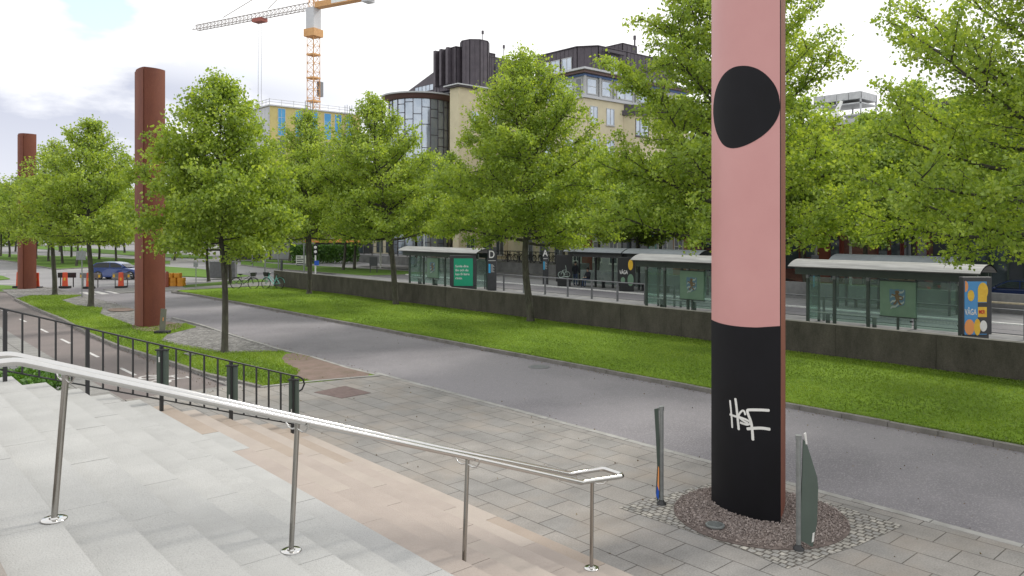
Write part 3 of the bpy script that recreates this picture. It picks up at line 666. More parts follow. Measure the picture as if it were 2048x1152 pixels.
mb.add(vs, [(2*i, 2*i+1, 2*i+3, 2*i+2) for i in range(K)], True); mb.build('black_foot', BLKPL, pk)
# sprayed tag
def stroke(pts, w):
    q = [plate(1240+a/3.096, 780+b/3.096) for a, b in pts]
    for _ in range(2):
        q = [q[0]]+[r_ for i in range(len(q)-1) for r_ in ((q[i][0]*.75+q[i+1][0]*.25, q[i][1]*.75+q[i+1][1]*.25), (q[i][0]*.25+q[i+1][0]*.75, q[i][1]*.25+q[i+1][1]*.75))]+[q[-1]]
    L_ = []; 
    for i in range(len(q)):
        a = q[max(0, i-1)]; b = q[min(len(q)-1, i+1)]; d = Vector((b[0]-a[0], b[1]-a[1])); d = d.normalized() if d.length > 0 else Vector((1, 0)); n = Vector((-d.y, d.x))*w*(.5 if i in (0, len(q)-1) else 1)
        L_.append(((q[i][0]+n.x, q[i][1]+n.y), (q[i][0]-n.x, q[i][1]-n.y)))
    return L_
gm = MB(); off = .005
for pts, w in (([(682, 62), (688, 120), (694, 175), (696, 235)], 0.0156), ([(716, 50), (722, 100), (730, 170), (737, 248)], 0.0195), ([(680, 150), (705, 160), (750, 170), (800, 190), (808, 205), (795, 215), (770, 210), (745, 200)], 0.0156),
               ([(778, 155), (772, 130), (760, 125), (740, 145), (735, 165), (760, 188), (795, 205)], 0.0143), ([(928, 126), (870, 122), (800, 122), (788, 125), (795, 150), (812, 190), (820, 240), (824, 312)], 0.0195), ([(785, 240), (830, 236), (880, 234), (932, 243)], 0.0208)):
    ln = stroke(pts, w); vs = []
    for a, b in ln:
        for p in (a, b): x, y = on_plate(p[0], off); vs.append((x, y, p[1]))
    gm.add(vs, [(2*i, 2*i+1, 2*i+3, 2*i+2) for i in range(len(ln)-1)]); off += .0006
gm.build('graffiti', WHITE, pk)
b1 = G(286, 655.5); dA = Ap-Bp; dC = Cp-Bp
pillar('rust_pillar', 'tall rust red steel pillar standing behind the tree by the cobbles', b1+Vector((-.02, 1.12, 0)), b1, b1+Vector((.98, .30, 0)), zof(b1, 133.5), False, .05, .14)
b3 = G(66, 577); 
pillar('rust_pillar', 'farthest rust red pillar at the left edge, beside the road barriers', b3+Vector((-.75, .95, 0)), b3+Vector((-.6, .0, 0)), b3+Vector((.25, .25, 0)), zof(b3, 268), False, .12, .08)

# ================================================================= BANNER POSTS NEAR THE PILLAR
BANG = M_('banner_board', (.085, .115, .098), (.075, .10, .085), 3, .6)
def banner_post(name, label, px, py, topy, prof, extra):
    b = G(px, py); h = zof(b, topy); t = thing(name, label, 'banner post', (b.x, b.y, 0), -YAW, 'banner posts beside the painted pillar')
    mb = MB(); mb.tube([(0, 0, .02), (0, 0, h)], .032, 14); mb.build('post', GALV, t)
    mb = MB(); mb.lathe((0, 0, 0), [(.075, 0), (.07, .03), (.045, .05), (.036, .075)], 16); mb.build('foot', BLKP, t)
    mb = MB(); mb.cyl((0, 0), .040, h-.05, h+.01, 14); mb.build('clamp', GALV, t)
    for (nm, pr, mt, y0, y1) in prof:
        m = MB(); n = len(pr); vs = [(x*h, y0, z*h) for x, z in pr]+[(x*h, y1, z*h) for x, z in pr]
        a = sum(pr[i][0]*pr[(i+1) % n][1]-pr[(i+1) % n][0]*pr[i][1] for i in range(n))
        fs_ = [tuple(range(n)), tuple(reversed(range(n, 2*n)))]+[(i, n+i, n+(i+1) % n, (i+1) % n) for i in range(n)]
        m.add(vs, fs_ if a > 0 else [tuple(reversed(f)) for f in fs_]); m.build(nm, mt, t)
    return t, h
banner_post('banner_post', 'right hand banner post with its dark green board hanging open beside the pillar', 1597, 1100, 872,
    [('banner', [(.040, .97), (.065, .95), (.162, .64), (.170, .55), (.160, .24), (.122, .03), (.008, .09), (.020, .41), (.032, .7)], BANG, -.012, .012),
     ('perforated_strip', [(.048, 1.02), (.064, 1.03), (.076, .93), (.060, .93)], WHITE, -.014, .014), ('sticker', [(.120, .15), (.138, .16), (.130, .08), (.112, .07)], WHITE, -.0165, -.0125)], None)
banner_post('banner_post', 'left hand banner post with a twisted banner showing blue and orange at its foot', 1323, 1009, 814,
    [('banner', [(-.075, .98), (-.03, .99), (-.022, .60), (-.02, .08), (-.045, .03), (-.06, .12), (-.045, .40), (-.06, .72)], DGRN, -.015, .0),
     ('banner_print', [(-.058, .10), (-.03, .36), (-.026, .20), (-.032, .05)], BLUES, -.02, -.016), ('banner_print', [(-.045, .20), (-.038, .40), (-.028, .38), (-.027, .14)], ORG2, -.024, -.0205)], None)
# ================================================================= TREES
def prof(t):
    xs = (0, .06, .2, .35, .5, .62, .74, .85, .94, 1.0); ys = (.84, .97, 1.03, 1.0, .90, .75, .54, .31, .12, .02)
    return float(np.interp(t, xs, ys))
def make_tree(name, h, r, zb, nleaf, leaf, seed, mat=None, tr=.13, nl=46, twigs=8, lean=0.0, sig=.13):
    rg = np.random.default_rng(seed); rr = random.Random(seed)
    root = empty(name)
    lx, ly = rr.uniform(-.25, .25)-lean*CY, rr.uniform(-.25, .25)+lean*SY
    def tp(z): f = z/h; return Vector((lx*f+.09*math.sin(z*.9+seed), ly*f+.07*math.sin(z*1.3+seed*2), z))
    mb = MB(); zs = [0, .06, .25, 1, 2, 3, 4]+[4+(h-4)*k/7 for k in range(1, 8)]
    def trad(z): return tr*(1.45 if z < .03 else 1.15 if z < .1 else 1.0)*(1-.92*(z/h)**1.1)
    mb.tube([tp(z) for z in zs], [max(.008, trad(z)) for z in zs], 9)
    pts = []; lob = [(rr.uniform(0, 6.28), rr.uniform(.1, .9), rr.uniform(-.14, .12)) for _ in range(9)]
    def env(az, t):
        e = prof(t)
        for (a, tt, am) in lob: e *= 1+am*math.exp(-((math.cos(a-az)-1)**2)*1.6-((t-tt)/.18)**2)
        return r*e
    for i in range(nl):
        f = ((i+.5)/nl)**1.12; zst = zb-.25+(h*.95-zb+.25)*f; az = i*2.39996+rr.uniform(-.35, .35)
        p0 = tp(zst); el = R(8+55*f+rr.uniform(-9, 12)) if f > .12 else R(rr.uniform(-2, 26))
        d = Vector((math.cos(az)*math.cos(el), math.sin(az)*math.cos(el), math.sin(el)))
        ln = .4
        while ln < r*1.7:       # grow until the crown's outline
            q = p0+d*ln; t = (q.z-zb)/(h-zb)
            if t > 1 or math.hypot(q.x-lx*q.z/h, q.y-ly*q.z/h) > env(az, max(0, t))*.97: break
            ln += .12
        ln *= rr.uniform(.90, 1.05); side = Vector((-math.sin(az), math.cos(az), 0))
        bw = rr.uniform(-.12, .12)*ln; sag = rr.uniform(.0, .10)*ln
        def lp(u): return p0+d*ln*u+side*bw*math.sin(u*PI)-Vector((0, 0, 1))*sag*math.sin(u*PI)
        r0 = min(.062, .016+.011*ln)*(tr/.13)
        mb.tube([lp(u) for u in (0, .2, .4, .6, .8, 1)], [r0*(1-.86*u) for u in (0, .2, .4, .6, .8, 1)], 5, False)
        for u in np.linspace(.35, 1, 7): pts.append((lp(u), .8))
        k = max(3, int(twigs*(.5+ln/r*.6)))
        for j in range(k):
            u = .16+.84*(j+rr.random())/k; q = lp(u); tl = (.28+.30*rr.random())*(ln*(1-u*.55))+.12; tl = min(tl, 1.5)
            sgn = 1 if j % 2 else -1
            td = (d*rr.uniform(.25, .9)+side*sgn*rr.uniform(.4, 1.0)+Vector((0, 0, rr.uniform(-.45, .65)))).normalized()
            e = q+td*tl; m = q+td*tl*.5+Vector((0, 0, rr.uniform(-.05, .08)))
            mb.tube([q, m, e], [r0*.34, r0*.2, .004], 3, False)
            nn_ = max(3, int(tl/.16))
            for a in range(1, nn_+1):
                w_ = a/nn_; c = q+td*tl*w_+Vector((0, 0, .04*math.sin(w_*3))); pts.append((c, 1.0))
                if rr.random() < .55:
                    c2 = c+Vector((rr.uniform(-.3, .3), rr.uniform(-.3, .3), rr.uniform(-.25, .3))); pts.append((c2, 1.0))
                    mb.tube([q+td*tl*w_*.8, c2], [r0*.15, .003], 3, False)
    mb.build('trunk', BARK, root)
    C = np.array([p[0] for p in pts]); wt = .22+np.hypot(C[:, 0]-lx*C[:, 2]/h, C[:, 1]-ly*C[:, 2]/h)/r; idx = rg.choice(len(C), nleaf, p=wt/wt.sum())
    ctone = rg.normal(.50, .25, len(C)); 
    L_ = C[idx]+rg.normal(size=(nleaf, 3))*np.array([sig, sig, sig*.8])
    # clumps of brighter and duller young foliage
    cl = np.array([noise.noise(Vector(c)*.9+Vector((seed, 0, 0))) for c in C])*.35
    keep = L_[:, 2] > zb-.55
    leaf_cloud('crown', L_[keep], leaf, mat or LEAF, root, rg, .35, (ctone+cl)[idx][keep])
    return root
ROWG = 'lime trees along the retaining wall'; PLG = 'lime trees on the planted strip'
near = [  # x, y, height, radius, crown base, leaves, label, group, trunk radius
    (23.0, 24.9, 12.0, 4.4, 3.75, 70000, 'tall lime tree before the wall, between the letter D totem and the pink pillar', ROWG, .17),
    (23.1, 14.6, 15.0, 4.5, 3.75, 88000, 'big lime tree standing directly behind the pink painted pillar', ROWG, .18),
    (22.6, 4.6, 13.2, 5.4, 3.75, 95000, 'lime tree at the right edge, its boughs hanging over the near shelter', ROWG, .18),
    (22.9, 35.2, 11.4, 3.95, 3.75, 45000, 'lime tree in front of the wall just left of the green poster', ROWG, .17),
    (22.6, 44.8, 11.5, 3.75, 3.75, 38000, 'lime tree before the wall, nearest to the turquoise bicycle on its right', ROWG, .16),
    (22.0, 57.2, 10.6, 3.5, 3.8, 18000, 'lime tree between the dark bicycle and the turquoise bicycle', ROWG, .16),
    (9.85, 25.7, 9.3, 2.4, 3.6, 44000, 'nearest lime tree on the planted strip, right of the rust pillar', PLG, .115),
    (10.2, 45.3, 10.0, 2.9, 3.7, 28000, 'lime tree on the planted strip left of the taller rust pillar', PLG, .15),
    (10.3, 54.8, 9.6, 3.1, 3.6, 18000, 'lime tree beside the orange barrier board at the far tip of the planted strip', PLG, .15)]
for i, (x, y, h, r, zb, nlf, lb, gp, tr) in enumerate(near):
    t = make_tree('lime_tree', h, r, zb, nlf, (.112, .105, .095)[i] if i < 3 else .105 if i == 6 else .125, 21+i*7, None, tr, 62 if r > 3 else 54, 10, (0, .5, 0, 1.7, .1, 0, .25, .2, 0)[i])
    t.location = (x, y, 0); tag(t, lb, 'tree', gp)
far1 = make_tree('lime_tree', 10.4, 3.9, 3.5, 20000, .18, 301, LEAFF, .15, 34, 7, sig=.17)
far2 = make_tree('lime_tree', 10.4, 3.9, 3.6, 20000, .18, 302, LEAFF, .15, 34, 7, sig=.17)
FG = 'young trees across the street and beyond the junction'
spots = [(onv(1275, 47), 1.0, 'tree behind the far dark shelter, left of the turquoise poster'), (onv(1322, 47), .95, 'tree just right of the turquoise poster on the pale building'),
 (onv(1728, 46.5), 1.05, 'tree in front of the brick building, above the near bus shelter'), (onv(1125, 47), .95, 'tree above the dark shelter with the standing man'),
 (onv(1500, 47), 1.1, 'tree across the street hidden mostly by the pink pillar'), (onv(1930, 47), 1.1, 'tree before the dark building at the far right'),
 (onv(980, 47.5), 1.0, 'tree behind the letter D totem, before the yellow building'),
 (onv(830, 47.5), 1.12, 'tree beyond the left shelter roof, before the round glass bay'), (onv(905, 47.5), 1.15, 'tree above the green poster, before the yellow wall'),
 (onv(1055, 47.5), 1.1, 'tree right behind the tall middle lime tree, across the tram street'), (onv(1195, 47.5), 1.1, 'tree above the seated person'), (onv(1405, 47.5), 1.2, 'tree at the left edge of the pink pillar, before the mural'), (onv(1610, 47.5), 1.2, 'tree just right of the pink pillar, before the brown entrance'), (onv(1830, 47.5), 1.15, 'tree before the red framed windows'),
 (G(688, 539), 1.05, 'tree on the grass strip right of the pedestrian light'), (G(709, 537.5), 1.0, 'tree on the grass strip beside the white flagpole'), (G(787, 543), 1.05, 'tree on the grass strip close to the left shelter roof'),
 (G(615, 533), 1.0, 'tree left of the pedestrian light'), (G(580, 521), 1.0, 'thin tree before the site huts'), (G(541, 519), .95, 'thin tree at the left of the site huts'),
 (G(416, 562), .9, 'tree behind the nearest planted tree, beside the grey cabinet'), (G(459, 566), .85, 'slim brown stemmed tree left of the dark bicycle'),
 (G(154, 531), .9, 'far lawn tree behind the grey sign plate'), (G(98, 522), .95, 'far lawn tree between the two leftmost barriers'), (G(124, 526), .95, 'far lawn tree above the orange barrier board'),
 (G(18, 514), 1.0, 'far lawn tree near the left edge'), (G(2, 512), 1.0, 'far lawn tree at the very left edge'), (G(74, 517), .95, 'far lawn tree just right of the farthest pillar'),
 (G(143, 514), 1.0, 'far lawn tree in the back row above the blue car'), (G(197, 518), 1.0, 'far lawn tree behind the blue car rear'), (G(232, 524), .95, 'far lawn tree above the blue car roof'),
 (G(300, 517), 1.0, 'far tree hidden behind the taller rust pillar'), (G(350, 520), 1.0, 'far tree above the amber block stack'), (G(30, 503), 1.1, 'tree beyond the far road at the left'), (G(119, 503), 1.1, 'second tree beyond the far road'),
 (G(250, 505), 1.15, 'third tree beyond the far road'), (G(390, 508), 1.15, 'tree beyond the far road right of the rust pillar'), (G(470, 512), 1.1, 'tree beyond the far road above the dark bicycle')]
for i, (p, s, lb) in enumerate(spots):
    src = (far1, far2)[i % 2]
    o = src if i < 2 else copy_tree(src)
    o.location = (p.x, p.y, -.03); o.rotation_euler.z = i*1.7; o.scale = (s*(.95+.1*((i*37) % 10)/10), s, s*(.95+.12*((i*53) % 10)/10)); tag(o, lb, 'tree', FG)
# far belt of trees closing the end of the street
def belt(name, pts, mat, seed, zt, dens, lf):
    rg = np.random.default_rng(seed); A = []
    for a, b in zip(pts[:-1], pts[1:]):
        n = int(math.dist(a, b)*dens); f = rg.random(n)[:, None]; q = np.array(a)+(np.array(b)-np.array(a))*f+rg.normal(size=(n, 2))*1.6
        hh = np.array([zt*(.75+.5*noise.noise(Vector((p[0]*.12, p[1]*.12, seed)))) for p in q]); A.append(np.column_stack([q, rg.random(n)**.8*hh]))
    o = leaf_cloud(name, np.concatenate(A), lf, mat, None, rg, .2); return tag(o, kind='stuff')
belt('far_woodland', [(-20, 190), (20, 205), (62, 215)], LEAFF, 4, 9, 260, .6)
# grass blades along the lawn
def blades(name, P0, hgt, mat, seed):
    rg = np.random.default_rng(seed); n = len(P0); a = rg.uniform(0, 6.28, n); w_ = .012*rg.uniform(.7, 1.5, n)
    dx, dy = np.cos(a)*w_, np.sin(a)*w_; h_ = hgt*rg.uniform(.5, 1.3, n); lx = rg.normal(size=n)*h_*.5; ly = rg.normal(size=n)*h_*.5
    V = np.stack([P0+np.column_stack([dx, dy, 0*dx]), P0-np.column_stack([dx, dy, 0*dx]), P0+np.column_stack([lx, ly, h_])], 1).reshape(-1, 3)
    me = bpy.data.meshes.new(name); me.vertices.add(3*n); me.vertices.foreach_set('co', V.astype(np.float32).ravel()); me.loops.add(3*n)
    me.loops.foreach_set('vertex_index', np.arange(3*n, dtype=np.int32)); me.polygons.add(n)
    me.polygons.foreach_set('loop_start', np.arange(0, 3*n, 3, dtype=np.int32)); me.polygons.foreach_set('loop_total', np.full(n, 3, np.int32))
    me.materials.append(mat); at_ = me.attributes.new('tone', 'FLOAT', 'FACE')
    tn = np.array([noise.noise(Vector((p[0]*.8, p[1]*.35, 0))) for p in P0])*.95+.5+rg.normal(size=n)*.18
    at_.data.foreach_set('value', np.clip(tn, 0, 1).astype(np.float32)); me.update(calc_edges=True)
    o = bpy.data.objects.new(name, me); COL.objects.link(o); return tag(o, kind='stuff')
GRB = leaf_mat('grass_blade', (.105, .175, .015), (.165, .26, .025), (.25, .35, .045), .35)
rg = np.random.default_rng(9); n = 130000
y = 1+50*rg.random(n)**1.35; x = 17.12+6.5*rg.random(n)
e = rg.random(n) < .12; x[e] = 17.1+.08*rg.random(e.sum()); e = rg.random(n) < .08; x[e] = 23.62+.1*rg.random(e.sum())
blades('grass', np.column_stack([x, y, [lz(a, b) for a, b in zip(x, y)]]), .042, GRB, 1)
# blades on the planted strip (inside its outline)
def inside(p, poly):
    c = False; j = len(poly)-1
    for i in range(len(poly)):
        if (poly[i][1] > p[1]) != (poly[j][1] > p[1]) and p[0] < (poly[j][0]-poly[i][0])*(p[1]-poly[i][1])/(poly[j][1]-poly[i][1])+poly[i][0]: c = not c
        j = i
    return c
q = []; er = P((570, 703), (622, 712), (690, 733), (762, 751), (640, 764), (590, 757), (600, 742), (560, 722))
for i in range(60000):
    p = (7.3+4.4*rg.random(), 19.5+36*rg.random()**1.4)
    if inside(p, g1) and (not inside(p, er) or (rg.random() < .10 and p[1] > 22.5)): q.append((p[0], p[1], .01))
blades('grass', np.array(q), .06, GRB, 2)

# ================================================================= RETAINING WALL, RAILINGS
mb = MB(); y = 52.7; mb.m = 0; rw = random.Random(2)
while y > -24:
    y2 = y-2.95; mb.m = 0; mb.box(23.75+rw.uniform(0, .012), 24.05, y2+.012, y, -.1, 1.10+rw.uniform(0, .006)); mb.m = 1; mb.box(23.752+.012, 24.045, y2+.012, y, 1.107, 1.118)
    y = y2
mb.m = 2; mb.box(23.80, 24.0, -24, 52.6, -.1, 1.09)
tag(mb.build('retaining_wall', [CWALL, COPE, DARKJ]), 'long dark concrete wall behind the lawn, stained, cast in panels', 'wall')
def railing(name, v, u0, u1, n, label, h=1.08, mat=None):
    t = thing(name, label, 'railing', (v, u0, 0), 0, 'grey platform railings'); mat = mat or GREYP
    mb = MB(); mb.tube([(0, 0, h), (0, u1-u0, h)], .032, 8); mb.build('top_rail', mat, t)
    mb = MB(); mb.tube([(0, 0, .16), (0, u1-u0, .16)], .018, 6); mb.build('bottom_rail', mat, t)
    for i in range(n+1):
        y = (u1-u0)*i/n; mb = MB(); mb.box(-.03, .03, y-.055, y+.055, 0, h-.01); mb.build('post', mat, t)
    return t
railing('railing', 33.45, 24.8, 40.6, 8, 'grey tube railing on the platform between the D totem and the middle shelter')
railing('railing', 33.45, 1.0, 24.4, 12, 'grey tube railing running behind the glass of the nearer shelters')
# small shelter furniture
def seg_arc(w, rise, n=14, th=.05):
    R_ = (w*w/4+rise*rise)/(2*rise); a = math.asin(w/2/R_); o = []; i_ = []
    for k in range(n+1):
        an = -a+2*a*k/n; o.append((R_*math.sin(an), R_*math.cos(an)-(R_-rise))); i_.append(((R_-th)*math.sin(an), (R_-th)*math.cos(an)-(R_-rise)))
    return o, i_
CREST = [(-.5, .52), (-.42, .6), (-.2, .55), (0, .62), (.2, .55), (.42, .6), (.5, .52), (.48, -.2), (.4, -.42), (.12, -.5), (0, -.6), (-.12, -.5), (-.4, -.42), (-.48, -.2)]
def crest(t, x, z, y, s):
    mb = MB(); mb.prism([(a*s*1.0, b*s) for a, b in CREST], 0, .006); 
    Mx = basis((x, y, z), (1, 0, 0), (0, 0, 1))
    def put(mb, nm, mt, dz):
        o = mb.build(nm, mt, t); o.data.transform(Matrix.Translation((0, 0, dz))); o.data.transform(Mx); return o
    put(mb, 'shield', CRB, .0)
    mb = MB()
    for k in range(3):      # slanting wavy pale bands
        pts = []
        for a in range(9): u = -.42+.84*a/8; pts.append((u*s, (u*.55+.34-.36*k+.05*math.sin(a*1.6))*s))
        mb.prism(pts+[(p[0], p[1]-.13*s) for p in reversed(pts)], 0, .004)
    put(mb, 'shield_bands', CRW, .007)
    mb = MB()               # standing beast with raised paw and curled tail
    for pl in ([(-.12, .0), (-.16, .2), (-.08, .34), (.06, .34), (.1, .18), (.14, 0), (.1, -.15), (-.06, -.15)], [(-.1, .3), (-.16, .42), (-.05, .5), (.1, .48), (.14, .36), (.04, .3)],
               [(-.14, .2), (-.34, .28), (-.36, .2), (-.14, .1)], [(.08, .2), (.28, .14), (.3, .06), (.1, .08)], [(-.06, -.12), (-.2, -.3), (-.28, -.42), (-.12, -.42), (0, -.2)], [(.06, -.12), (.18, -.28), (.3, -.42), (.14, -.44), (.02, -.22)],
               [(.12, -.1), (.3, -.1), (.38, .1), (.32, .12), (.26, -.02), (.12, -.02)]):
        mb.prism([(a*s, b*s) for a, b in pl], 0, .004)
    put(mb, 'shield_beast', CRG, .012)
def shelter(name, label, loc, L_, glass_x, dark=False, map_x=None, group='bus and tram shelters', depth=1.9, bench=True, flip=False):
    """local x runs to the right in the picture, local y away from the camera."""
    t = thing(name, label, 'shelter', (loc[0], loc[1], 0), -PI/2, group)
    fr = DGREY if dark else DGRN; rf = DROOF if dark else ROOFM
    o, i_ = seg_arc(depth, .30)
    mb = MB(); sec = [(p[0], p[1]) for p in o]+[(p[0], p[1]) for p in reversed(i_)]
    n = len(sec); vs = [(x, depth/2+p[0], 2.50+p[1]) for x in (0, L_) for p in sec]; k = len(o)
    mb.add(vs, [(i, (i+1) % n, n+(i+1) % n, n+i) for i in range(n)], False)
    for e in (0, n):
        for a in range(k-1): q = (e+a, e+a+1, e+n-2-a, e+n-1-a); mb.add([vs[j] for j in q], [(0, 1, 2, 3), (3, 2, 1, 0)])
    r_ = mb.build('roof', rf, t)
    if not dark:
        for s in range(1, 6):      # standing seams of the roof sheets
            pass
    for y0 in (.30, depth-.42):
        mb = MB(); mb.box(.18, L_-.18, y0, y0+.10, 2.14, 2.46); mb.build('beam', fr, t)
    gy = .52 if not flip else depth-.52
    for i, x in enumerate(glass_x):
        mb = MB(); mb.box(x-.055, x+.055, gy-.06, gy+.06, 0, 2.14); mb.build('post', fr, t)
        mb = MB(); mb.box(x-.06, x+.06, gy-.065, gy+.065, 1.98, 2.16) if not dark else mb.box(x-.06, x+.06, gy-.065, gy+.065, 2.05, 2.16); mb.build('post_cap', GALV, t)
    for a, b in zip(glass_x[:-1], glass_x[1:]):
        m_ = (b-a)/max(1, round((b-a)/1.6)); x = a
        while x < b-.05:
            mb = MB(); mb.box(x+.07, x+m_-.02, gy-.005, gy+.005, .20, 2.06); g_ = mb.build('glass_pane', CLEARG if dark else PANEG, t)
            if not dark:
                mb = MB(); c = x+.12
                while c < x+m_-.06: mb.box(c, c+.022, gy-.009, gy-.006, .50, .56); c += .05
                mb.build('dot_band', CRW, g_)
                mb = MB(); mb.box(x+m_-.09, x+m_+.02, gy-.02, gy+.02, .42, .48); mb.build('clamp', BLKP, g_)
            x += m_
    for s in (glass_x[0], glass_x[-1]):
        ey = (gy+.08, depth-.35) if not flip else (.35, gy-.08)
        mb = MB(); mb.box(s-.005, s+.005, ey[0], ey[1], .2, 2.06); mb.build('end_pane', CLEARG if dark else PANEG, t)
        mb = MB(); yy = depth-.38 if not flip else .38; mb.box(s-.045, s+.045, yy-.045, yy+.045, 0, 2.2); mb.build('post', fr, t)
    if map_x:
        a, b = map_x; mb = MB(); mb.box(a, b, gy-.12, gy-.03, .62, 2.02); mp_ = mb.build('map_case', MAPG, t, bevel=.01)
        for z_ in (.58, 2.022): mb = MB(); mb.box(a-.03, b+.03, gy-.10, gy-.025, z_, z_+.038); mb.build('case_rail', DGRN, mp_)
        crest(mp_, (a+b)/2-.0, 1.36, gy-.124, .62)
        mb = MB(); mb.box((a+b)/2-.04, (a+b)/2+.04, gy-.1, gy-.03, 0, .58); mb.build('map_post', fr, t)
        mb = MB(); mb.box(a+.25, b-.15, gy+.1, gy+.22, 2.07, 2.36); mb.build('display', WOOD, t)
        mb = MB(); mb.box(a+.5, a+.75, gy+.085, gy+.1, 2.13, 2.30); mb.box(b-.5, b-.38, gy+.085, gy+.1, 2.1, 2.28); mb.build('display_screen', DGREY, t)
    if bench:
        x0 = glass_x[0]+.5; x1 = min(glass_x[-1]-.4, x0+2.4); by = gy+.42 if not flip else gy-.42
        mb = MB()
        for q in range(3): mb.box(x0, x1, by-.2+q*.14, by-.08+q*.14, .44, .475)
        bn = mb.build('bench', GALV if dark else GREYP, t)
        for x in (x0+.2, x1-.2): mb = MB(); mb.box(x-.025, x+.025, by-.15, by+.15, 0, .44); mb.build('bench_leg', fr, bn)
    return t
shelter('bus_shelter', 'nearest glass shelter with silver curved roof and crest board, right of the pink pillar', (31.62, 17.35), 7.6, (.67, 1.87, 3.3, 6.76), False, (3.82, 5.2))
shelter('bus_shelter', 'middle glass shelter with silver curved roof, partly behind the pink pillar', (31.62, 26.3), 7.6, (.67, 1.87, 3.3, 6.76), False, (2.9, 4.3))
shelter('bus_shelter', 'farthest silver roofed shelter beside the green poster', (31.62, 48.6), 9.3, (.8, 2.6, 5.2, 8.6), False, (3.2, 4.5))
shelter('tram_shelter', 'dark tram shelter where the man stands waiting', (39.2, 38.8), 5.4, (.3, 1.9, 3.5, 5.1), True, None, 'dark shelters on the far platform', 1.9, True, True)
shelter('tram_shelter', 'dark tram shelter just right of the waiting man, joined to the next roof', (39.2, 33.3), 6.0, (.3, 2.0, 3.8, 5.7), True, None, 'dark shelters on the far platform', 1.9, True, True)
shelter('tram_shelter', 'dark tram shelter on the far platform behind the nearest glass shelter', (39.2, 19.2), 6.0, (.3, 2.0, 3.8, 5.7), True, None, 'dark shelters on the far platform', 1.9, True, True)
# poster cases
def poster_case(name, label, loc, w, h, fr, rz=-YAW, z0=.35):
    t = thing(name, label, 'poster case', (loc[0], loc[1], 0), rz, 'lit poster cases')
    mb = MB(); mb.box(-w/2, w/2, -.10, .14, z0, h); mb.build('case', fr, t, bevel=.02)
    mb = MB(); mb.box(-w/2+.1, w/2-.1, -.08, .08, 0, z0); mb.build('foot', fr, t)
    return t
def poly_on(t, pts, y, mat, nm, th=.004):
    mb = MB(); n = len(pts); a = sum(pts[i][0]*pts[(i+1) % n][1]-pts[(i+1) % n][0]*pts[i][1] for i in range(n))
    if a < 0: pts = pts[::-1]
    vs = [(p[0], y, p[1]) for p in pts]+[(p[0], y-th, p[1]) for p in pts]
    mb.add(vs, [tuple(reversed(range(n))), tuple(range(n, 2*n))]+[(i, (i+1) % n, n+(i+1) % n, n+i) for i in range(n)]); return mb.build(nm, mat, t)
def disc(cx, cz, rx, rz_, n=20, a0=0, a1=2*PI): return [(cx+rx*math.cos(a0+(a1-a0)*k/n), cz+rz_*math.sin(a0+(a1-a0)*k/n)) for k in range(n + (0 if a1-a0 > 6.2 else 1))]
def Rt(a, b, c, d): return [(a, c), (b, c), (b, d), (a, d)]
pg = onv(926, 31.2); t = poster_case('poster_case', 'dark poster case holding a green poster with white words', (pg.x, pg.y), 1.74, 2.36, DGREY)
poly_on(t, Rt(-.60, .66, .35, 2.16), -.103, MINT, 'poster')
text('Samla dina\nlån och du\nkan få lägre\nränta.', .215, WHITE, t, basis((-.50, -.108, 1.58), (1, 0, 0), (0, 0, 1)), 'poster_words', .002, bold=.004, ls=1.22, sx=.95)
po = onv(1951, 30.9); t = poster_case('poster_case', 'poster case at the shelter end with a blue and yellow drink poster', (po.x, po.y), 1.06, 2.42, DGREY)
poly_on(t, Rt(-.46, .34, .35, 2.26), -.103, SKYB, 'poster')
poly_on(t, disc(.20, 1.92, .185, .30)+[], -.108, YEL2, 'poster_bottle'); poly_on(t, Rt(.02, .34, 1.52, 1.92), -.1085, YEL2, 'poster_bottle')
poly_on(t, disc(-.23, 1.75, .12, .20), -.108, YEL2, 'poster_fruit'); poly_on(t, disc(-.44, 2.08, .11, .2, 14, -PI/2, PI/2), -.108, ORG2, 'poster_fruit'); poly_on(t, disc(-.28, .62, .18, .28), -.108, ORG2, 'poster_fruit'); poly_on(t, disc(.0, .62, .12, .3), -.109, YEL2, 'poster_fruit')
poly_on(t, Rt(.02, .34, .38, 1.50), -.1082, DGREY, 'poster_label'); poly_on(t, Rt(.02, .34, .98, 1.34), -.1094, YEL2, 'poster_label'); poly_on(t, disc(.22, .66, .13, .2), -.1094, WHITE, 'poster_label')
text('VÅGA', .30, WHITE, t, basis((-.45, -.112, 1.06), (1, 0, 0), (0, 0, 1)), 'poster_words', .002, sx=.52, bold=.006)
text('MER', .19, REDL, t, basis((.05, -.115, 1.10), (1, 0, 0), (0, 0, 1)), 'poster_words', .002, sx=.62, bold=.006)
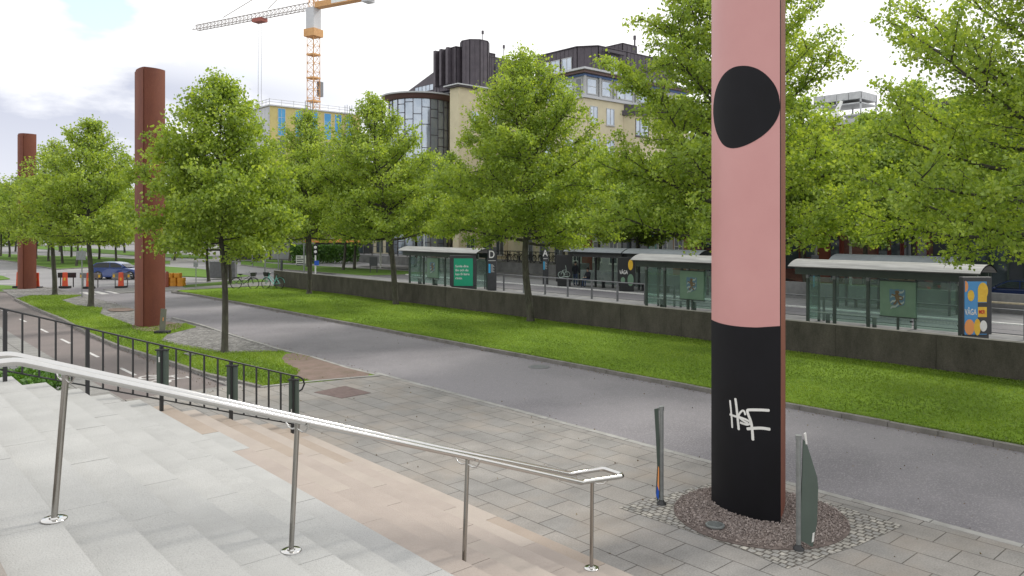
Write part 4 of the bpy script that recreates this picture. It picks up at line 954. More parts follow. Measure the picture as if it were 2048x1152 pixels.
for px, lb, wd in ((1128, 'black poster case with a pale bicycle drawing beside the waiting man', 0), (1253, 'black poster case with the word VÅGA at the end of the dark shelter', 1)):
    pp = onv(px, 39.1); t = poster_case('poster_case', lb, (pp.x, pp.y), 1.15, 2.25, BLKP)
    if wd:
        poly_on(t, disc(.25, 1.75, .16, .35), -.103, YEL2, 'poster_bottle'); poly_on(t, disc(.25, .75, .2, .4), -.103, MAPG, 'poster_fruit'); poly_on(t, disc(-.25, .75, .14, .2), -.103, MAPG, 'poster_fruit')
        text('VÅGA', .34, WHITE, t, basis((-.48, -.106, 1.15), (1, 0, 0), (0, 0, 1)), 'poster_words', .002, sx=.6, bold=.006)
    else:
        mb = MB()
        for q in (-.22, .22): mb.tube([(q+.2*math.cos(a*.5236), -.106, .85+.2*math.sin(a*.5236)) for a in range(12)], .02, 4, closed=True)
        mb.tube([(-.22, -.106, .85), (-.1, -.106, 1.15), (.16, -.106, 1.2), (.22, -.106, .85), (.02, -.106, .85), (-.1, -.106, 1.15)], .02, 4); mb.tube([(.02, -.106, .85), (.16, -.106, 1.2), (.1, -.106, 1.5)], .02, 4)
        mb.tube([(-.35, -.106, .62), (.3, -.106, .72)], .03, 4); mb.build('poster_picture', CRW, t)
# letter totems
def totem(letter, label, px, v, w, h):
    p = onv(px, v); t = thing('stop_totem', label, 'stop sign', (p.x, p.y, 0), -YAW, 'dark stop totems with white letters')
    mb = MB(); mb.box(-w/2, w/2, -.09, .09, 0, h); mb.build('slab', DGREY, t, bevel=.015)
    text(letter, h*.24, WHITE, t, basis((-.02, -.094, h-.72), (1, 0, 0), (0, 0, 1)), 'letter', .003, 'CENTER', .8, .008)
    mb = MB(); mb.box(-w/2+.05, w/2-.05, -.094, -.0905, h-.92, h-.89)
    for k in range(9):
        mb.box(-w*.1, w*(.1+.25*((k*7) % 3)/3), -.094, -.0905, h-1.18-.06*k, h-1.16-.06*k)
    mb.build('small_print', WHITE, t)
    mb = MB(); mb.box(-w*.38, -w*.16, -.095, -.0905, h-1.72, h-1.12); mb.build('blue_panel', LBLUE, t)
    return t
totem('D', 'dark totem showing a white letter D, right of the green poster', 984, 32.9, .60, 2.9)
totem('A', 'dark totem showing a white letter A on the far platform', 1091, 39.6, .42, 2.8)
totem('C', 'small dark totem with a white mark before the brick building', 1630, 39.9, .36, 2.7)
# street lamps
def lamp(px, v, h, label):
    p = onv(px, v); t = thing('street_lamp', label, 'street lamp', (p.x, p.y, 0), 0, 'tall grey street lamps')
    mb = MB(); mb.tube([(0, 0, 0), (0, 0, 1.2), (0, 0, 1.22), (0, 0, h)], [.085, .08, .055, .035], 10); mb.build('pole', GALV, t)
    mb = MB(); mb.lathe((0, 0, h), [(.05, -.1), (.30, -.02), (.32, .03), (.2, .12), (.04, .16)], 16); mb.build('lamp_head', GALV, t)
lamp(1049, 33.1, 8.7, 'street lamp on the platform right beside the tall middle lime tree'); lamp(848, 33.1, 8.7, 'street lamp rising behind the tree left of the green poster')
# flagpoles, signal, signs at the far left end of the platform
def pole(name, label, cat, px, py, topy, r, mat, grp=None):
    p = G(px, py); h = zof(p, topy); t = thing(name, label, cat, (p.x, p.y, -.05), -YAW, grp); mb = MB(); mb.tube([(0, 0, 0), (0, 0, h)], r, 10); mb.build('pole', mat, t); return t, h
for px, py, ty, lb in ((711, 533, 330, 'white flagpole left of the far terrace railing'), (761, 535, 330, 'white flagpole just left of the left shelter roof')):
    t, h = pole('flagpole', lb, 'flagpole', px, py, ty, .09, WHITE, 'white flagpoles'); mb = MB(); mb.ball((0, 0, h+.08), .12); mb.build('finial', WHITE, t)
for px, py, ty, lb in ((557, 541, 440, 'thin grey mast above the near wall end'), (608, 549, 430, 'tall grey mast left of the pedestrian light'), (530, 561, 500, 'grey sign post between the bicycles'), (505, 532, 440, 'thin pale mast behind the dark bicycle')):
    t, h = pole('mast', lb, 'mast', px, py, ty, .06, GALV, 'thin masts at the junction'); mb = MB(); mb.cbox((0, 0, h+.05), (.16, .16, .12)); mb.build('cap', GREYP, t)
t, h = pole('pedestrian_light', 'black pedestrian signal on a white post with a small blue sign', 'traffic light', 631, 549, 508, .07, WHITE)
mb = MB(); mb.cbox((0, 0, h+.45), (.34, .25, .95)); mb.build('signal_head', BLKP, t, bevel=.02)
for z in (.25, .65): mb = MB(); mb.lathe((0, 0, 0), [(.11, 0), (.13, .05), (.1, .07)], 14); q = mb.build('lens', WHITE, t); q.data.transform(Matrix.Rotation(R(90), 4, 'X')); q.data.transform(Matrix.Translation((.04, -.13, h+z)))
mb = MB(); mb.cbox((.12, -.06, h-.75), (.42, .03, .42)); mb.build('blue_sign', BLUES, t)
def board(name, label, cat, px, py, x0, x1, y0, y1, mat, legs=True, frm=None):
    p = G(px, py); D = SY*p.x+CY*p.y; s = D/FPX; t = thing(name, label, cat, (p.x, p.y, 0), -YAW)
    X0, X1 = (x0-px)*s, (x1-px)*s; z0, z1 = zof(p, y1), zof(p, y0); mb = MB(); mb.box(X0, X1, -.03, .03, z0, z1); mb.build('board', mat, t)
    if legs:
        for x in (X0+.06, X1-.06): mb = MB(); mb.box(x-.035, x+.035, .035, .09, 0, z1); mb.build('leg', frm or GALV, t)
    return t, X0, X1, z0, z1
t, X0, X1, z0, z1 = board('information_board', 'white site information board with lines of writing near the junction', 'sign board', 601, 531, 592, 612, 511, 527, WHITE)
for k, w_ in enumerate((.5, .9, .7, .95, .6)):
    mb = MB(); mb.box(X0+.1, X0+.1+(X1-X0-.2)*w_, -.035, -.031, z1-.22-.24*k, z1-.12-.24*k); mb.build('writing', DGREY, t)
board('notice_board', 'dark grey notice board on two legs on the far grass strip', 'notice board', 747, 545, 739, 755, 514, 532, DGREY, True, DGREY)
t, *_ = board('direction_sign', 'back of a grey road sign plate on a thin pole behind the planted trees', 'road sign', 163, 594, 153, 171, 502, 520, GALV, False); mb = MB(); mb.tube([(0, .05, 0), (0, .05, 2.9)], .035, 8); mb.build('pole', GALV, t)
t, X0, X1, z0, z1 = board('utility_cabinet', 'grey utility cabinet half hidden behind the nearest planted tree', 'cabinet', 437, 556, 419, 470, 523, 555, GREYP, False)
mb = MB(); mb.box(X0, X1, .035, .5, 0, z1); mb.build('body', GREYP, t)
mb = MB(); mb.box((X0+X1)/2-.01, (X0+X1)/2+.01, -.036, -.031, z0, z1); mb.build('door_gap', DGREY, t)
t, h = pole('sign_pole', 'thin grey pole at the tip of the main lawn', 'pole', 392, 580, 525, .03, GALV); mb = MB(); mb.cbox((0, -.04, h-.1), (.3, .02, .3)); mb.build('plate', GALV, t)
# small weathered marker board by the rust pillar
p = G(325, 667); t = thing('marker_board', 'small grey marker board on a black rubber foot beside the rust pillar', 'traffic marker', (p.x, p.y, .02), -YAW)
mb = MB(); mb.cbox((.02, 0, .52), (.23, .03, .88), 0, R(4)); mb.build('board', M_('grey_board', (.17, .17, .13), (.13, .13, .11), 5, .7), t); mb = MB(); mb.cbox((.0, 0, .045), (.55, .34, .09)); mb.build('foot', RUB, t, bevel=.02)
mb = MB(); mb.cbox((.035, -.02, .55), (.03, .01, .14), 0, R(4)); mb.build('sticker', ORG2, t)
# road-closure barriers
bl = ['orange barrier board at the left edge behind the farthest pillar', 'orange barrier board just right of the farthest pillar', 'orange barrier board carrying a short black plank', 'orange barrier board standing behind the planted tree trunk', 'orange barrier board in front of the blue car']
b0 = thing('barrier_board', bl[0], 'road barrier', G(38, 575), -YAW, 'orange barrier boards closing the road')
mb = MB(); mb.add([(-.20,-.04,.1),(.20,-.04,.1),(.20,.04,.1),(-.20,.04,.1),(-.15,-.04,1.08),(.15,-.04,1.08),(.15,.04,1.08),(-.15,.04,1.08)], [(0,3,2,1),(4,5,6,7),(0,1,5,4),(1,2,6,5),(2,3,7,6),(3,0,4,7)]); mb.build('board', ORANGE, b0, bevel=.015)
mb = MB(); mb.box(-.36, .36, -.2, .2, -.04, .11); mb.build('foot', RUB, b0, bevel=.03); mb = MB(); mb.box(-.06, .06, -.052, -.042, .5, .7); mb.build('sticker', YEL2, b0)
for k, (px, py) in enumerate(((73, 575), (130, 574), (178, 575), (242, 574))): dup(b0, G(px, py)+Vector((0, 0, -.04)), -YAW, bl[k+1])
pk_ = None
for px, py, w_, mt, lb in ((132, 573, 1.3, BLKP, 'black barrier plank fixed across the orange board'), (179, 574, 1.5, GREYP, 'grey barrier plank with amber reflectors behind the planted tree'), (241, 573.5, 1.25, GREYP, 'grey barrier plank with amber reflectors before the blue car'), (55, 574, 1.5, GREYP, 'grey barrier plank partly hidden by the farthest pillar')):
    p = G(px, py)+Vector((SY, CY, 0))*.12; t = thing('barrier_plank', lb, 'road barrier', p, -YAW, 'barrier planks closing the road')
    mb = MB(); mb.box(-w_/2, w_/2, -.02, .02, .62, .98); mb.build('plank', mt, t)
    if mt is GREYP:
        for s in (-1, 1): mb = MB(); mb.box(s*w_*.42-.07, s*w_*.42+.07, -.03, -.021, .66, .86); mb.build('reflector', YEL2, t)
    for s in (-1, 1): mb = MB(); mb.box(s*w_*.35-.03, s*w_*.35+.03, -.02, .02, -.05, .62); mb.build('leg', mt, t)
# amber plastic blocks
p = G(349, 571); rb = random.Random(4); k = 0
nm_ = [['bottom', 'middle', 'top'], ['left', 'centre', 'right']]
for lv in range(3):
    for cx in range(3 if lv < 2 else 2):
        o = thing('barrier_block', f'amber plastic block, {nm_[1][cx]} one in the {nm_[0][lv]} layer of the stack by the rust pillar', 'plastic block', p+Vector((CY, -SY, 0))*((cx-1)*.5+(.25 if lv == 2 else 0))+Vector((0, 0, -.08+lv*.33)), -YAW+rb.uniform(-.08, .08), 'stack of amber plastic blocks')
        mb = MB(); sec = []
        for a in range(20): an = 2*PI*a/20; sec.append((.235*math.copysign(abs(math.cos(an))**.45, math.cos(an)), .30*math.copysign(abs(math.sin(an))**.45, math.sin(an))))
        mb.prism([(a*.96, b*.96) for a, b in sec], 0, .07); mb.prism(sec, .0702, .25); mb.prism([(a*.96, b*.96) for a, b in sec], .2502, .32); mb.build('block', YELW, o)
for px, py, lb in ((334, 573, 'short rusty brown post in front of the amber blocks'), (563, 542, 'short dark bollard peeking over the wall end')):
    q = G(px, py); o = MB(); o.lathe((q.x, q.y, 0), [(.12, -.1), (.12, .95), (.09, 1.05), (.02, 1.08)], 14); tag(o.build('bollard', DGREY if px > 400 else BROWNR), lb, 'bollard')

# litter along the kerbs and the cycle path
rg = np.random.default_rng(12); L0 = []
for (x0, x1, y0, y1, n, z) in ((16.7, 16.98, -2, 48, 900, -.075), (11.85, 12.1, 2, 50, 350, -.075), (7.45, 7.75, 20.6, 40, 500, -.045), (6.9, 11.6, 19.0, 20.0, 160, .004), (4, 7.3, 21, 26, 60, -.045), (12, 16.9, 2, 40, 160, -.075), (7, 11.6, 2, 18, 120, .003)):
    L0.append(np.column_stack([rg.uniform(x0, x1, n), rg.uniform(y0, y1, n), np.full(n, z)]))
tag(leaf_cloud('litter', np.concatenate(L0), .032, leaf_mat('dry_litter', (.07, .05, .03), (.13, .09, .05), (.25, .2, .1), .1), None, rg, -.2), kind='stuff')
q = G(1078, 734, -.08); t = thing('road_drain', 'round iron drain cover in the road beside the lawn kerb', 'drain', (q.x, q.y, -.078)); mb = MB(); mb.lathe((0, 0, 0), [(.34, 0), (.34, .008), (.30, .010)], 28); mb.build('frame', CONC, t); mb = MB(); mb.lathe((0, 0, .0105), [(.28, 0), (.28, .004), (.02, .006)], 28); mb.build('lid', GREYP, t)
# ================================================================= BUILDINGS
X_, Y_, NX, NY = Vector((1, 0, 0)), Vector((0, 1, 0)), Vector((-1, 0, 0)), Vector((0, -1, 0))
def win(t, p, d, n, s0, s1, z0, z1, frm=None, gl=None, mull=1, trans=0, sill=True, fw=.07, rec=.0, name='window'):
    """a window on the facade through p, running along d, facing n."""
    mb = MB(); o0, o1 = .0, .06
    mb.fb(p, d, n, s0, s1, z0, z0+fw, o0, o1); mb.fb(p, d, n, s0, s1, z1-fw, z1, o0, o1); mb.fb(p, d, n, s0, s0+fw, z0+fw, z1-fw, o0, o1); mb.fb(p, d, n, s1-fw, s1, z0+fw, z1-fw, o0, o1)
    for k in range(1, mull+1):
        c = s0+(s1-s0)*k/(mull+1); mb.fb(p, d, n, c-fw*.4, c+fw*.4, z0+fw, z1-fw, o0, o1-.01)
    for k in range(1, trans+1):
        c = z0+(z1-z0)*k/(trans+1); mb.fb(p, d, n, s0+fw, s1-fw, c-fw*.35, c+fw*.35, o0, o1-.02)
    w_ = mb.build(name, frm or WHITE, t, rel=True)
    mb = MB(); mb.fb(p, d, n, s0+fw*.5, s1-fw*.5, z0+fw*.5, z1-fw*.5, .004, .022); q = mb.build('pane', gl or DGLASS, w_); 
    q.data.transform(t.matrix_basis.inverted())
    if sill: mb = MB(); mb.fb(p, d, n, s0-.06, s1+.06, z0-.09, z0-.003, .0, .12); q = mb.build('sill', frm or WHITE, w_); q.data.transform(t.matrix_basis.inverted())
    return w_
def wallbox(t, x0, x1, y0, y1, z0, z1, mat, name='wall'): mb = MB(); mb.box(x0, x1, y0, y1, z0, z1); return mb.build(name, mat, t, rel=True)
# --- yellow office building with round glass bay
ob = thing('office_building', 'yellow rendered office building with round glass bay and dark metal rooftop towers', 'building', (58, 75.5, 0))
wallbox(ob, 55, 72, 51.5, 62, -.1, 16.9, CREAM); wallbox(ob, 66, 76, 62.003, 75.4, -.1, 17.5, CREAM)
mb = MB(); mb.prism([(58, 75.5), (76, 75.5), (76, 118), (61, 118), (61, 77.3), (58, 77.3)], -.1, 14); mb.build('wall', CREAM, ob, rel=True)
mb = MB(); mb.prism([(58, 75.5), (76, 75.5), (76, 92), (61, 92), (61, 77.3), (58, 77.3)], 14.002, 21.6); mb.build('wall', CREAM, ob, rel=True)
def cornice(poly, z0, z1, mat, nm='cornice'): mb = MB(); mb.prism(poly, z0, z1); mb.build(nm, mat, ob, rel=True)
cornice([(57.6, 75.1), (76, 75.1), (76, 92), (60.6, 92), (60.6, 77.7), (57.6, 77.7)], 21.602, 21.8, DMET); cornice([(57.4, 74.9), (76, 74.9), (76, 92.2), (60.4, 92.2), (60.4, 77.9), (57.4, 77.9)], 21.802, 21.95, GPAN)
cornice([(54.8, 51.3), (72.2, 51.3), (72.2, 62.2), (54.8, 62.2)], 16.902, 17.15, GPAN)
wallbox(ob, 55.2, 72, 51.7, 62, 17.152, 19.1, WREND, 'attic_wall')
cornice([(55.0, 51.5), (72, 51.5), (72, 62), (55.0, 62)], 19.102, 19.3, M_('blue_trim', (.12, .2, .42), rough=.6)); cornice([(54.6, 51.1), (72.4, 51.1), (72.4, 62.4), (54.6, 62.4)], 19.302, 19.55, M_('brown_trim', (.16, .10, .09), rough=.6)); cornice([(54.3, 50.8), (72.6, 50.8), (72.6, 62.6), (54.3, 62.6)], 19.552, 19.75, GPAN)
for (a, b) in ((55.55, 57.0), (57.7, 59.1), (60.0, 62.6), (63.4, 65.8)):
    win(ob, (0, 51.7, 0), X_, NY, a, b, 17.35, 18.95, WREND, SGLASS, 1 if b-a > 1.5 else 0, 1, False, .09)
for (a, b, g) in ((51.95, 52.8, DGLASS), (53.2, 55.0, SGLASS), (55.6, 57.6, SGLASS), (58.2, 60.2, SGLASS)):
    win(ob, (55.2, 0, 0), Y_, NX, a, b, 17.35, 18.95, WREND, g, 0, 1, False, .09)
for z0, z1 in ((17.152, 19.1),):
    for x in (55.2, 57.35, 59.55, 63.0): mb = MB(); mb.fb((0, 51.7, 0), X_, NY, x-.13, x+.13, z0, z1, .07, .2); mb.build('pilaster', WREND, ob, rel=True)
for z in (14.5, 11.3, 8.1, 4.9):
    for (a, b) in ((55.8, 56.9), (58.2, 59.4)): win(ob, (0, 51.5, 0), X_, NY, a, b, z, z+1.7, WREND, SGLASS, 1)
    if z < 14:
        for y in (53.5, 56.5, 59.5): win(ob, (55, 0, 0), Y_, NX, y-.6, y+.6, z, z+1.7, WREND, SGLASS, 1)
for y in (62.8, 66.3, 69.8, 72.8):
    for z in (8.1, 11.3, 14.5): win(ob, (66, 0, 0), Y_, NX, y, y+1.3, z, z+1.7, WREND, SGLASS, 1)
for x in (60, 63, 66.5): 
    for z in (18.6,): win(ob, (0, 75.5, 0), X_, NY, x, x+1.3, z-1.6, z+.2, WREND, SGLASS, 1)
# bay with metal hood on the right face
mb = MB(); mb.prism([(60.6, 51.48), (61.3, 50.3), (64.0, 50.3), (64.7, 51.48)], 15.7, 16.2); mb.prism([(60.9, 51.48), (61.5, 50.6), (63.8, 50.6), (64.4, 51.48)], 16.202, 16.8); mb.build('bay_hood', DMET, ob, rel=True)
mb = MB(); mb.prism([(60.9, 51.48), (61.5, 50.55), (63.8, 50.55), (64.4, 51.48)], 10, 15.698); mb.build('bay', CREAM, ob, rel=True)
win(ob, (0, 50.55, 0), X_, NY, 61.6, 63.7, 13.6, 15.4, DMET, SGLASS, 2)
# round glass bay
bc_ = (58.3, 84.5); ang = [R(95)+R(210)*k/13 for k in range(14)]
def ringpt(r_, a): return (bc_[0]+r_*math.cos(a), bc_[1]+r_*math.sin(a))
mb = MB(); mb.lathe((bc_[0], bc_[1], 0), [(3.95, -.1), (3.95, 20.7)], 48); gb = mb.build('glass_bay', SGLASS, ob, rel=True)
mb = MB()
for a in ang: p = ringpt(4.0, a); mb.tube([(p[0], p[1], 0), (p[0], p[1], 20.7)], .055, 4, False)
rw = random.Random(8)
for k, a in enumerate(ang[:-1]):
    z = .8+rw.random()
    while z < 20.3:
        p, q = ringpt(4.0, a), ringpt(4.0, ang[k+1]); mb.tube([(p[0], p[1], z), (q[0], q[1], z)], .045, 4, False); z += rw.choice((1.1, 2.2, 2.2, 3.0))
o = mb.build('mullions', DMET, gb); o.data.transform(ob.matrix_basis.inverted())
mb = MB(); mb.lathe((bc_[0], bc_[1], 0), [(4.2, 20.702), (4.5, 20.9), (4.7, 21.25), (4.85, 21.27)], 48); mb.build('bay_cornice', M_('plum_metal', (.16, .09, .09), rough=.6), ob, rel=True)
mb = MB(); mb.lathe((bc_[0], bc_[1], 0), [(4.95, 21.272), (4.98, 21.45), (.1, 21.7)], 48); mb.build('bay_roof', GPAN, ob, rel=True)
for (px0, px1, za, zb_) in ((0, 0, 0, 0),):
    pass
# dark roof towers with standing seams
def seam(poly, z0, z1, nm, step=.55, top=True):
    mb = MB(); mb.prism(poly, z0, z1); n = len(poly)
    for i in range(n):
        a, b = Vector(poly[i]), Vector(poly[(i+1) % n]); L_ = (b-a).length; k = max(1, int(L_/step))
        for j in range(k+1): p = a+(b-a)*(j/k); mb.box(p.x-.03, p.x+.03, p.y-.03, p.y+.03, z0, z1+.03)
    if top: 
        c = (sum(p[0] for p in poly)/n, sum(p[1] for p in poly)/n); mb.prism([(p[0]+(p[0]-c[0])*.02, p[1]+(p[1]-c[1])*.02) for p in poly], z1+.031, z1+.12)
    return mb.build(nm, DMET, ob, rel=True)
seam([(59.5, 78.0), (66, 78.0), (66, 82.2), (59.5, 82.2)], 21.952, 27.2, 'roof_tower')
cyl_ = [(61.9+1.9*math.cos(a), 77.2+1.9*math.sin(a)) for a in [2*PI*(k+.3)/9 for k in range(9)]]
seam(cyl_, 21.953, 27.9, 'roof_tower', .6)
for y in (79.2, 80.6, 81.9): mb = MB(); mb.box(58.9, 59.46, y-.22, y+.22, 22.6, 27.3); mb.build('fin', DMET, ob, rel=True)
seam([(63.5, 76.4), (71, 76.4), (71, 82), (63.5, 82)], 21.954, 26.3, 'roof_tower')
mb = MB(); mb.fb((0, 76.4, 0), X_, NY, 64.6, 66.0, 23.2, 25.6, .05, .12); mb.build('louvre', DGREY, ob, rel=True)
mb = MB(); mb.prism([(59.6, 82.25), (66, 82.25), (66, 90), (59.6, 90)], 21.955, 22.3); mb.add([(59.6,82.25,22.3),(66,82.25,22.3),(66,90,22.3),(59.6,90,22.3),(59.6,82.25,25.0),(66,82.25,25.0),(66,90,22.8),(59.6,90,22.8)], [(4,5,6,7),(0,1,5,4),(1,2,6,5),(2,3,7,6),(3,0,4,7)]); mb.build('roof_wing', DMET, ob, rel=True)
win(ob, (59.6, 0, 0), Y_, NX, 83.0, 87.4, 22.4, 23.3, DMET, SGLASS, 4, 0, False)
seam([(56.5, 60), (56.5, 53.9), (57.8, 52.2), (62, 52), (70, 52), (70, 60)], 19.752, 22.45, 'penthouse', .6)
for (a, b) in ((54.6, 56.0), (56.3, 57.6), (57.9, 59.1)): win(ob, (56.44, 0, 0), Y_, NX, a, b, 20.1, 21.6, WREND, SGLASS, 1, 0, False)
mb = MB(); q = [(59.8+1.0*math.cos(2*PI*k/28), 20.75+1.0*math.sin(2*PI*k/28)) for k in range(28)]
mb.add([(a, 51.93, b) for a, b in q]+[(a, 51.98, b) for a, b in q], [tuple(range(28))]+[(i, 28+i, 28+(i+1) % 28, (i+1) % 28) for i in range(28)]); rw_ = mb.build('round_window', SGLASS, ob, rel=True)
mb = MB(); mb.tube([(a, 51.93, b) for a, b in q], .07, 5, closed=True); mb.box(59.76, 59.84, 51.88, 51.92, 19.8, 21.7); o = mb.build('window_frame', DMET, rw_); o.data.transform(ob.matrix_basis.inverted())
mb = MB(); mb.box(58.4, 61.2, 51.6, 51.9, 21.95, 22.2); mb.build('window_hood', DMET, ob, rel=True)
seam([(62.5, 53), (64.8, 53), (64.8, 56), (62.5, 56)], 22.6, 23.6, 'chimney', .6)
for (x, y, z0, z1, r_) in ((65.2, 53.6, 22.5, 25.0, .10), (62.4, 76.2, 27.9, 29.4, .05), (66.5, 76.8, 26.4, 28.3, .05)):
    mb = MB(); mb.tube([(x, y, z0), (x, y, z1)], r_, 6); mb.cbox((x, y, z1-.2), (.22, .22, .45)); mb.build('antenna', DMET, ob, rel=True)
# ground floor glazing
for y in (78.4, 90, 92.6, 95.2, 97.8, 100.4, 103, 105.6, 108.2): win(ob, (61, 0, 0), Y_, NX, y, y+1.7, .5, 3.4, DGRN if int(y) % 2 else WREND, DGLASS if int(y*3) % 2 else SGLASS, 1, 1, False)
for y in (62.6, 65, 67.4, 69.8, 72.2): win(ob, (66, 0, 0), Y_, NX, y, y+1.5, .6, 3.3, WREND, DGLASS, 1, 0)
for y in (54.2, 56.4, 58.8): win(ob, (55, 0, 0), Y_, NX, y, y+1.4, .6, 3.2, WREND, DGLASS, 1, 0)
for x in (59.2, 61.8, 64.0): win(ob, (0, 75.5, 0), X_, NY, x, x+1.3, .6, 3.2, WREND, DGLASS, 1, 0)
# --- pale low building
wb = thing('pale_building', 'low pale rendered building with brown door and turquoise poster', 'building', (54.6, 46, 0))
wallbox(wb, 54.6, 54.98, 40.6, 53.2, -.1, 9.2, WREND); wallbox(wb, 54.985, 66, 40.6, 51.45, -.1, 9.2, WREND)
mb = MB(); mb.box(54.3, 66, 40.61, 51.4, 9.202, 9.5); mb.build('roof', DMET, wb, rel=True)
F54 = (54.6, 0, 0)
mb = MB(); mb.fb(F54, Y_, NX, 50.1, 51.4, 0, 4.0, .02, .08); dr = mb.build('door', BROWNR, wb, rel=True)
for (a, b, z0, z1) in ((48.9, 49.9, .9, 2.9), (46.9, 47.9, .8, 2.9), (51.7, 52.6, .9, 2.9), (41.2, 42.2, 1.4, 3.3)): win(wb, F54, Y_, NX, a, b, z0, z1, WHITE, DGLASS, 1, 1)
for a in (43.3, 44.35, 45.4): win(wb, F54, Y_, NX, a, a+1.0, 1.2, 4.6, BLKP, DGLASS, 0, 1, False)
for y in (42, 45, 48, 51): win(wb, F54, Y_, NX, y, y+1.1, 5.6, 7.4, WHITE, DGLASS, 1)
mb = MB(); mb.fb(F54, Y_, NX, 42.45, 43.2, 1.9, 3.6, .02, .06); pp = mb.build('poster', TURQ, wb, rel=True)
mb = MB(); mb.fb(F54, Y_, NX, 42.5, 43.1, 1.95, 3.0, .062, .07); o = mb.build('poster_print', CRW, pp); o.data.transform(wb.matrix_basis.inverted())
mb = MB(); mb.fb(F54, Y_, NX, 42.4, 43.25, 3.62, 3.8, .0, .2); mb.build('poster_hood', WHITE, wb, rel=True)
# --- narrow orange building
obg = thing('orange_building', 'narrow orange rendered house front between pale and brick buildings', 'building', (54.6, 39.7, 0))
wallbox(obg, 54.55, 66, 38.9, 40.59, -.1, 10, ORR); win(obg, (54.55, 0, 0), Y_, NX, 39.5, 40.45, .9, 3.4, WHITE, DGLASS, 1, 2); win(obg, (54.55, 0, 0), Y_, NX, 39.5, 40.45, 5, 7, WHITE, DGLASS, 1, 2)
mb = MB(); mb.box(54.3, 66, 38.92, 40.57, 10.002, 10.3); mb.build('roof', DMET, obg, rel=True)
# --- brick building
bb = thing('brick_building', 'red brick building with red framed windows and a brown entrance', 'building', (54.6, 30, 0))
wallbox(bb, 54.6, 68, 19.6, 38.89, -.1, 11.6, REDB); mb = MB(); mb.box(54.3, 68, 19.62, 38.87, 11.602, 11.95); mb.build('roof', GPAN, bb, rel=True)
mb = MB(); mb.fb(F54, Y_, NX, 25.6, 28.6, 0, 4.4, .02, .12); mb.build('entrance', BROWNR, bb, rel=True)
for (a, b, z0, z1) in ((27.6, 28.5, .3, 3.6), (25.8, 26.6, .3, 3.6), (28.9, 30.4, 1.0, 3.9)): win(bb, (54.48, 0, 0), Y_, NX, a, b, z0, z1, REDF, DGLASS, 0, 1, False)
for a in (19.9, 20.75, 21.6, 22.45): win(bb, F54, Y_, NX, a, a+.8, 2.2, 5.2, REDF, DGLASS, 0, 1, False, .1)
win(bb, F54, Y_, NX, 19.9, 23.2, .6, 2.05, REDF, DGLASS, 3, 0, False, .1)
for y in (21, 24, 27, 30, 33, 36):
    for z in (5.7, 8.7): win(bb, F54, Y_, NX, y, y+1.4, z, z+1.6, REDF, DGLASS, 1)
MW = M_('mural_dark', (.03, .04, .07), (.02, .02, .03), 3, .6)
mb = MB(); mb.fb(F54, Y_, NX, 34.6, 37.75, 2.5, 4.8, .0, .05); mb.fb(F54, Y_, NX, 34.6, 37.75, .1, 2.3, .0, .05); mu_ = mb.build('mural', MW, bb, rel=True)
mb = MB()
def mst(pts, w_, mat, nm, off):
    mb = MB()
    for i in range(len(pts)-1):
        a, b = Vector(pts[i]), Vector(pts[i+1]); d = (b-a).normalized(); n = Vector((-d.y, d.x))*w_/2
        q = [a+n, a-n, b-n, b+n]; vs = [(54.6-off, p.x, p.y) for p in q]+[(54.6-off-.004, p.x, p.y) for p in q]; mb.add(vs, [(0,1,2,3),(7,6,5,4),(0,4,5,1),(1,5,6,2),(2,6,7,3),(3,7,4,0)])
    o = mb.build(nm, mat, mu_); o.data.transform(bb.matrix_basis.inverted())
mst([(37.0, 4.7), (36.1, 2.9), (35.0, 4.7)], .45, M_('mural_red', (.55, .04, .03), rough=.6), 'mural_stroke', .054); mst([(37.6, 3.0), (36.2, 2.7), (34.8, 3.9)], .12, CRW, 'mural_stroke', .059)
mst([(37.5, 2.1), (37.1, .4), (37.0, 2.0), (36.6, 1.9), (36.5, .5), (36.1, 1.2), (36.5, 1.5)], .1, CRW, 'mural_stroke', .0565); mst([(35.9, .5), (35.7, 2.1), (35.2, .5), (35.0, 2.0), (34.8, .6)], .1, CRW, 'mural_stroke', .0602)
t = thing('street_sign', 'blue street name sign on the brick corner left of the mural', 'street sign', (54.56, 38.4, 3.2)); mb = MB(); mb.box(-.02, .02, -.5, .5, -.22, .22); mb.build('plate', BLUES, t); mb = MB(); mb.box(-.026, -.021, -.35, .36, .05, .1); mb.box(-.026, -.021, -.3, .38, -.1, -.05); mb.build('writing', WHITE, t)
for px, y0, y1, lb in ((1632, 440, 497, 'white flagpole before the brown entrance'), (1701, 440, 505, 'white flagpole before the red brick wall')):
    p = onv(px, 50); t = thing('flagpole', lb, 'flagpole', p, 0, 'white flagpoles'); mb = MB(); mb.tube([(0, 0, 0), (0, 0, 9.2)], [.09, .06], 10); mb.build('pole', WHITE, t); mb = MB(); mb.ball((0, 0, 9.25), .1); mb.build('finial', WHITE, t)
# --- dark building at the right
db = thing('dark_building', 'dark blue grey building with glass entrance at the right edge', 'building', (54.6, 10, 0))
wallbox(db, 54.5, 70, -12, 19.59, -.1, 12.2, DARKB); mb = MB(); mb.box(54.2, 70, -11.9, 19.5, 12.202, 12.6); mb.build('roof', DMET, db, rel=True)
F5 = (54.5, 0, 0)
for a in (15.2, 16.3): win(db, F5, Y_, NX, a, a+1.05, .1, 4.0, DGRN, DGLASS, 0, 1, False, .1)
win(db, F5, Y_, NX, 12.0, 14.4, .1, 3.0, DGRN, DGLASS, 1, 0, False, .1)
for y in (-8, -4, 0, 4, 8, 12, 16):
    for z in (5.4, 8.8): win(db, F5, Y_, NX, y, y+1.8, z, z+1.7, DGREY, DGLASS, 1)
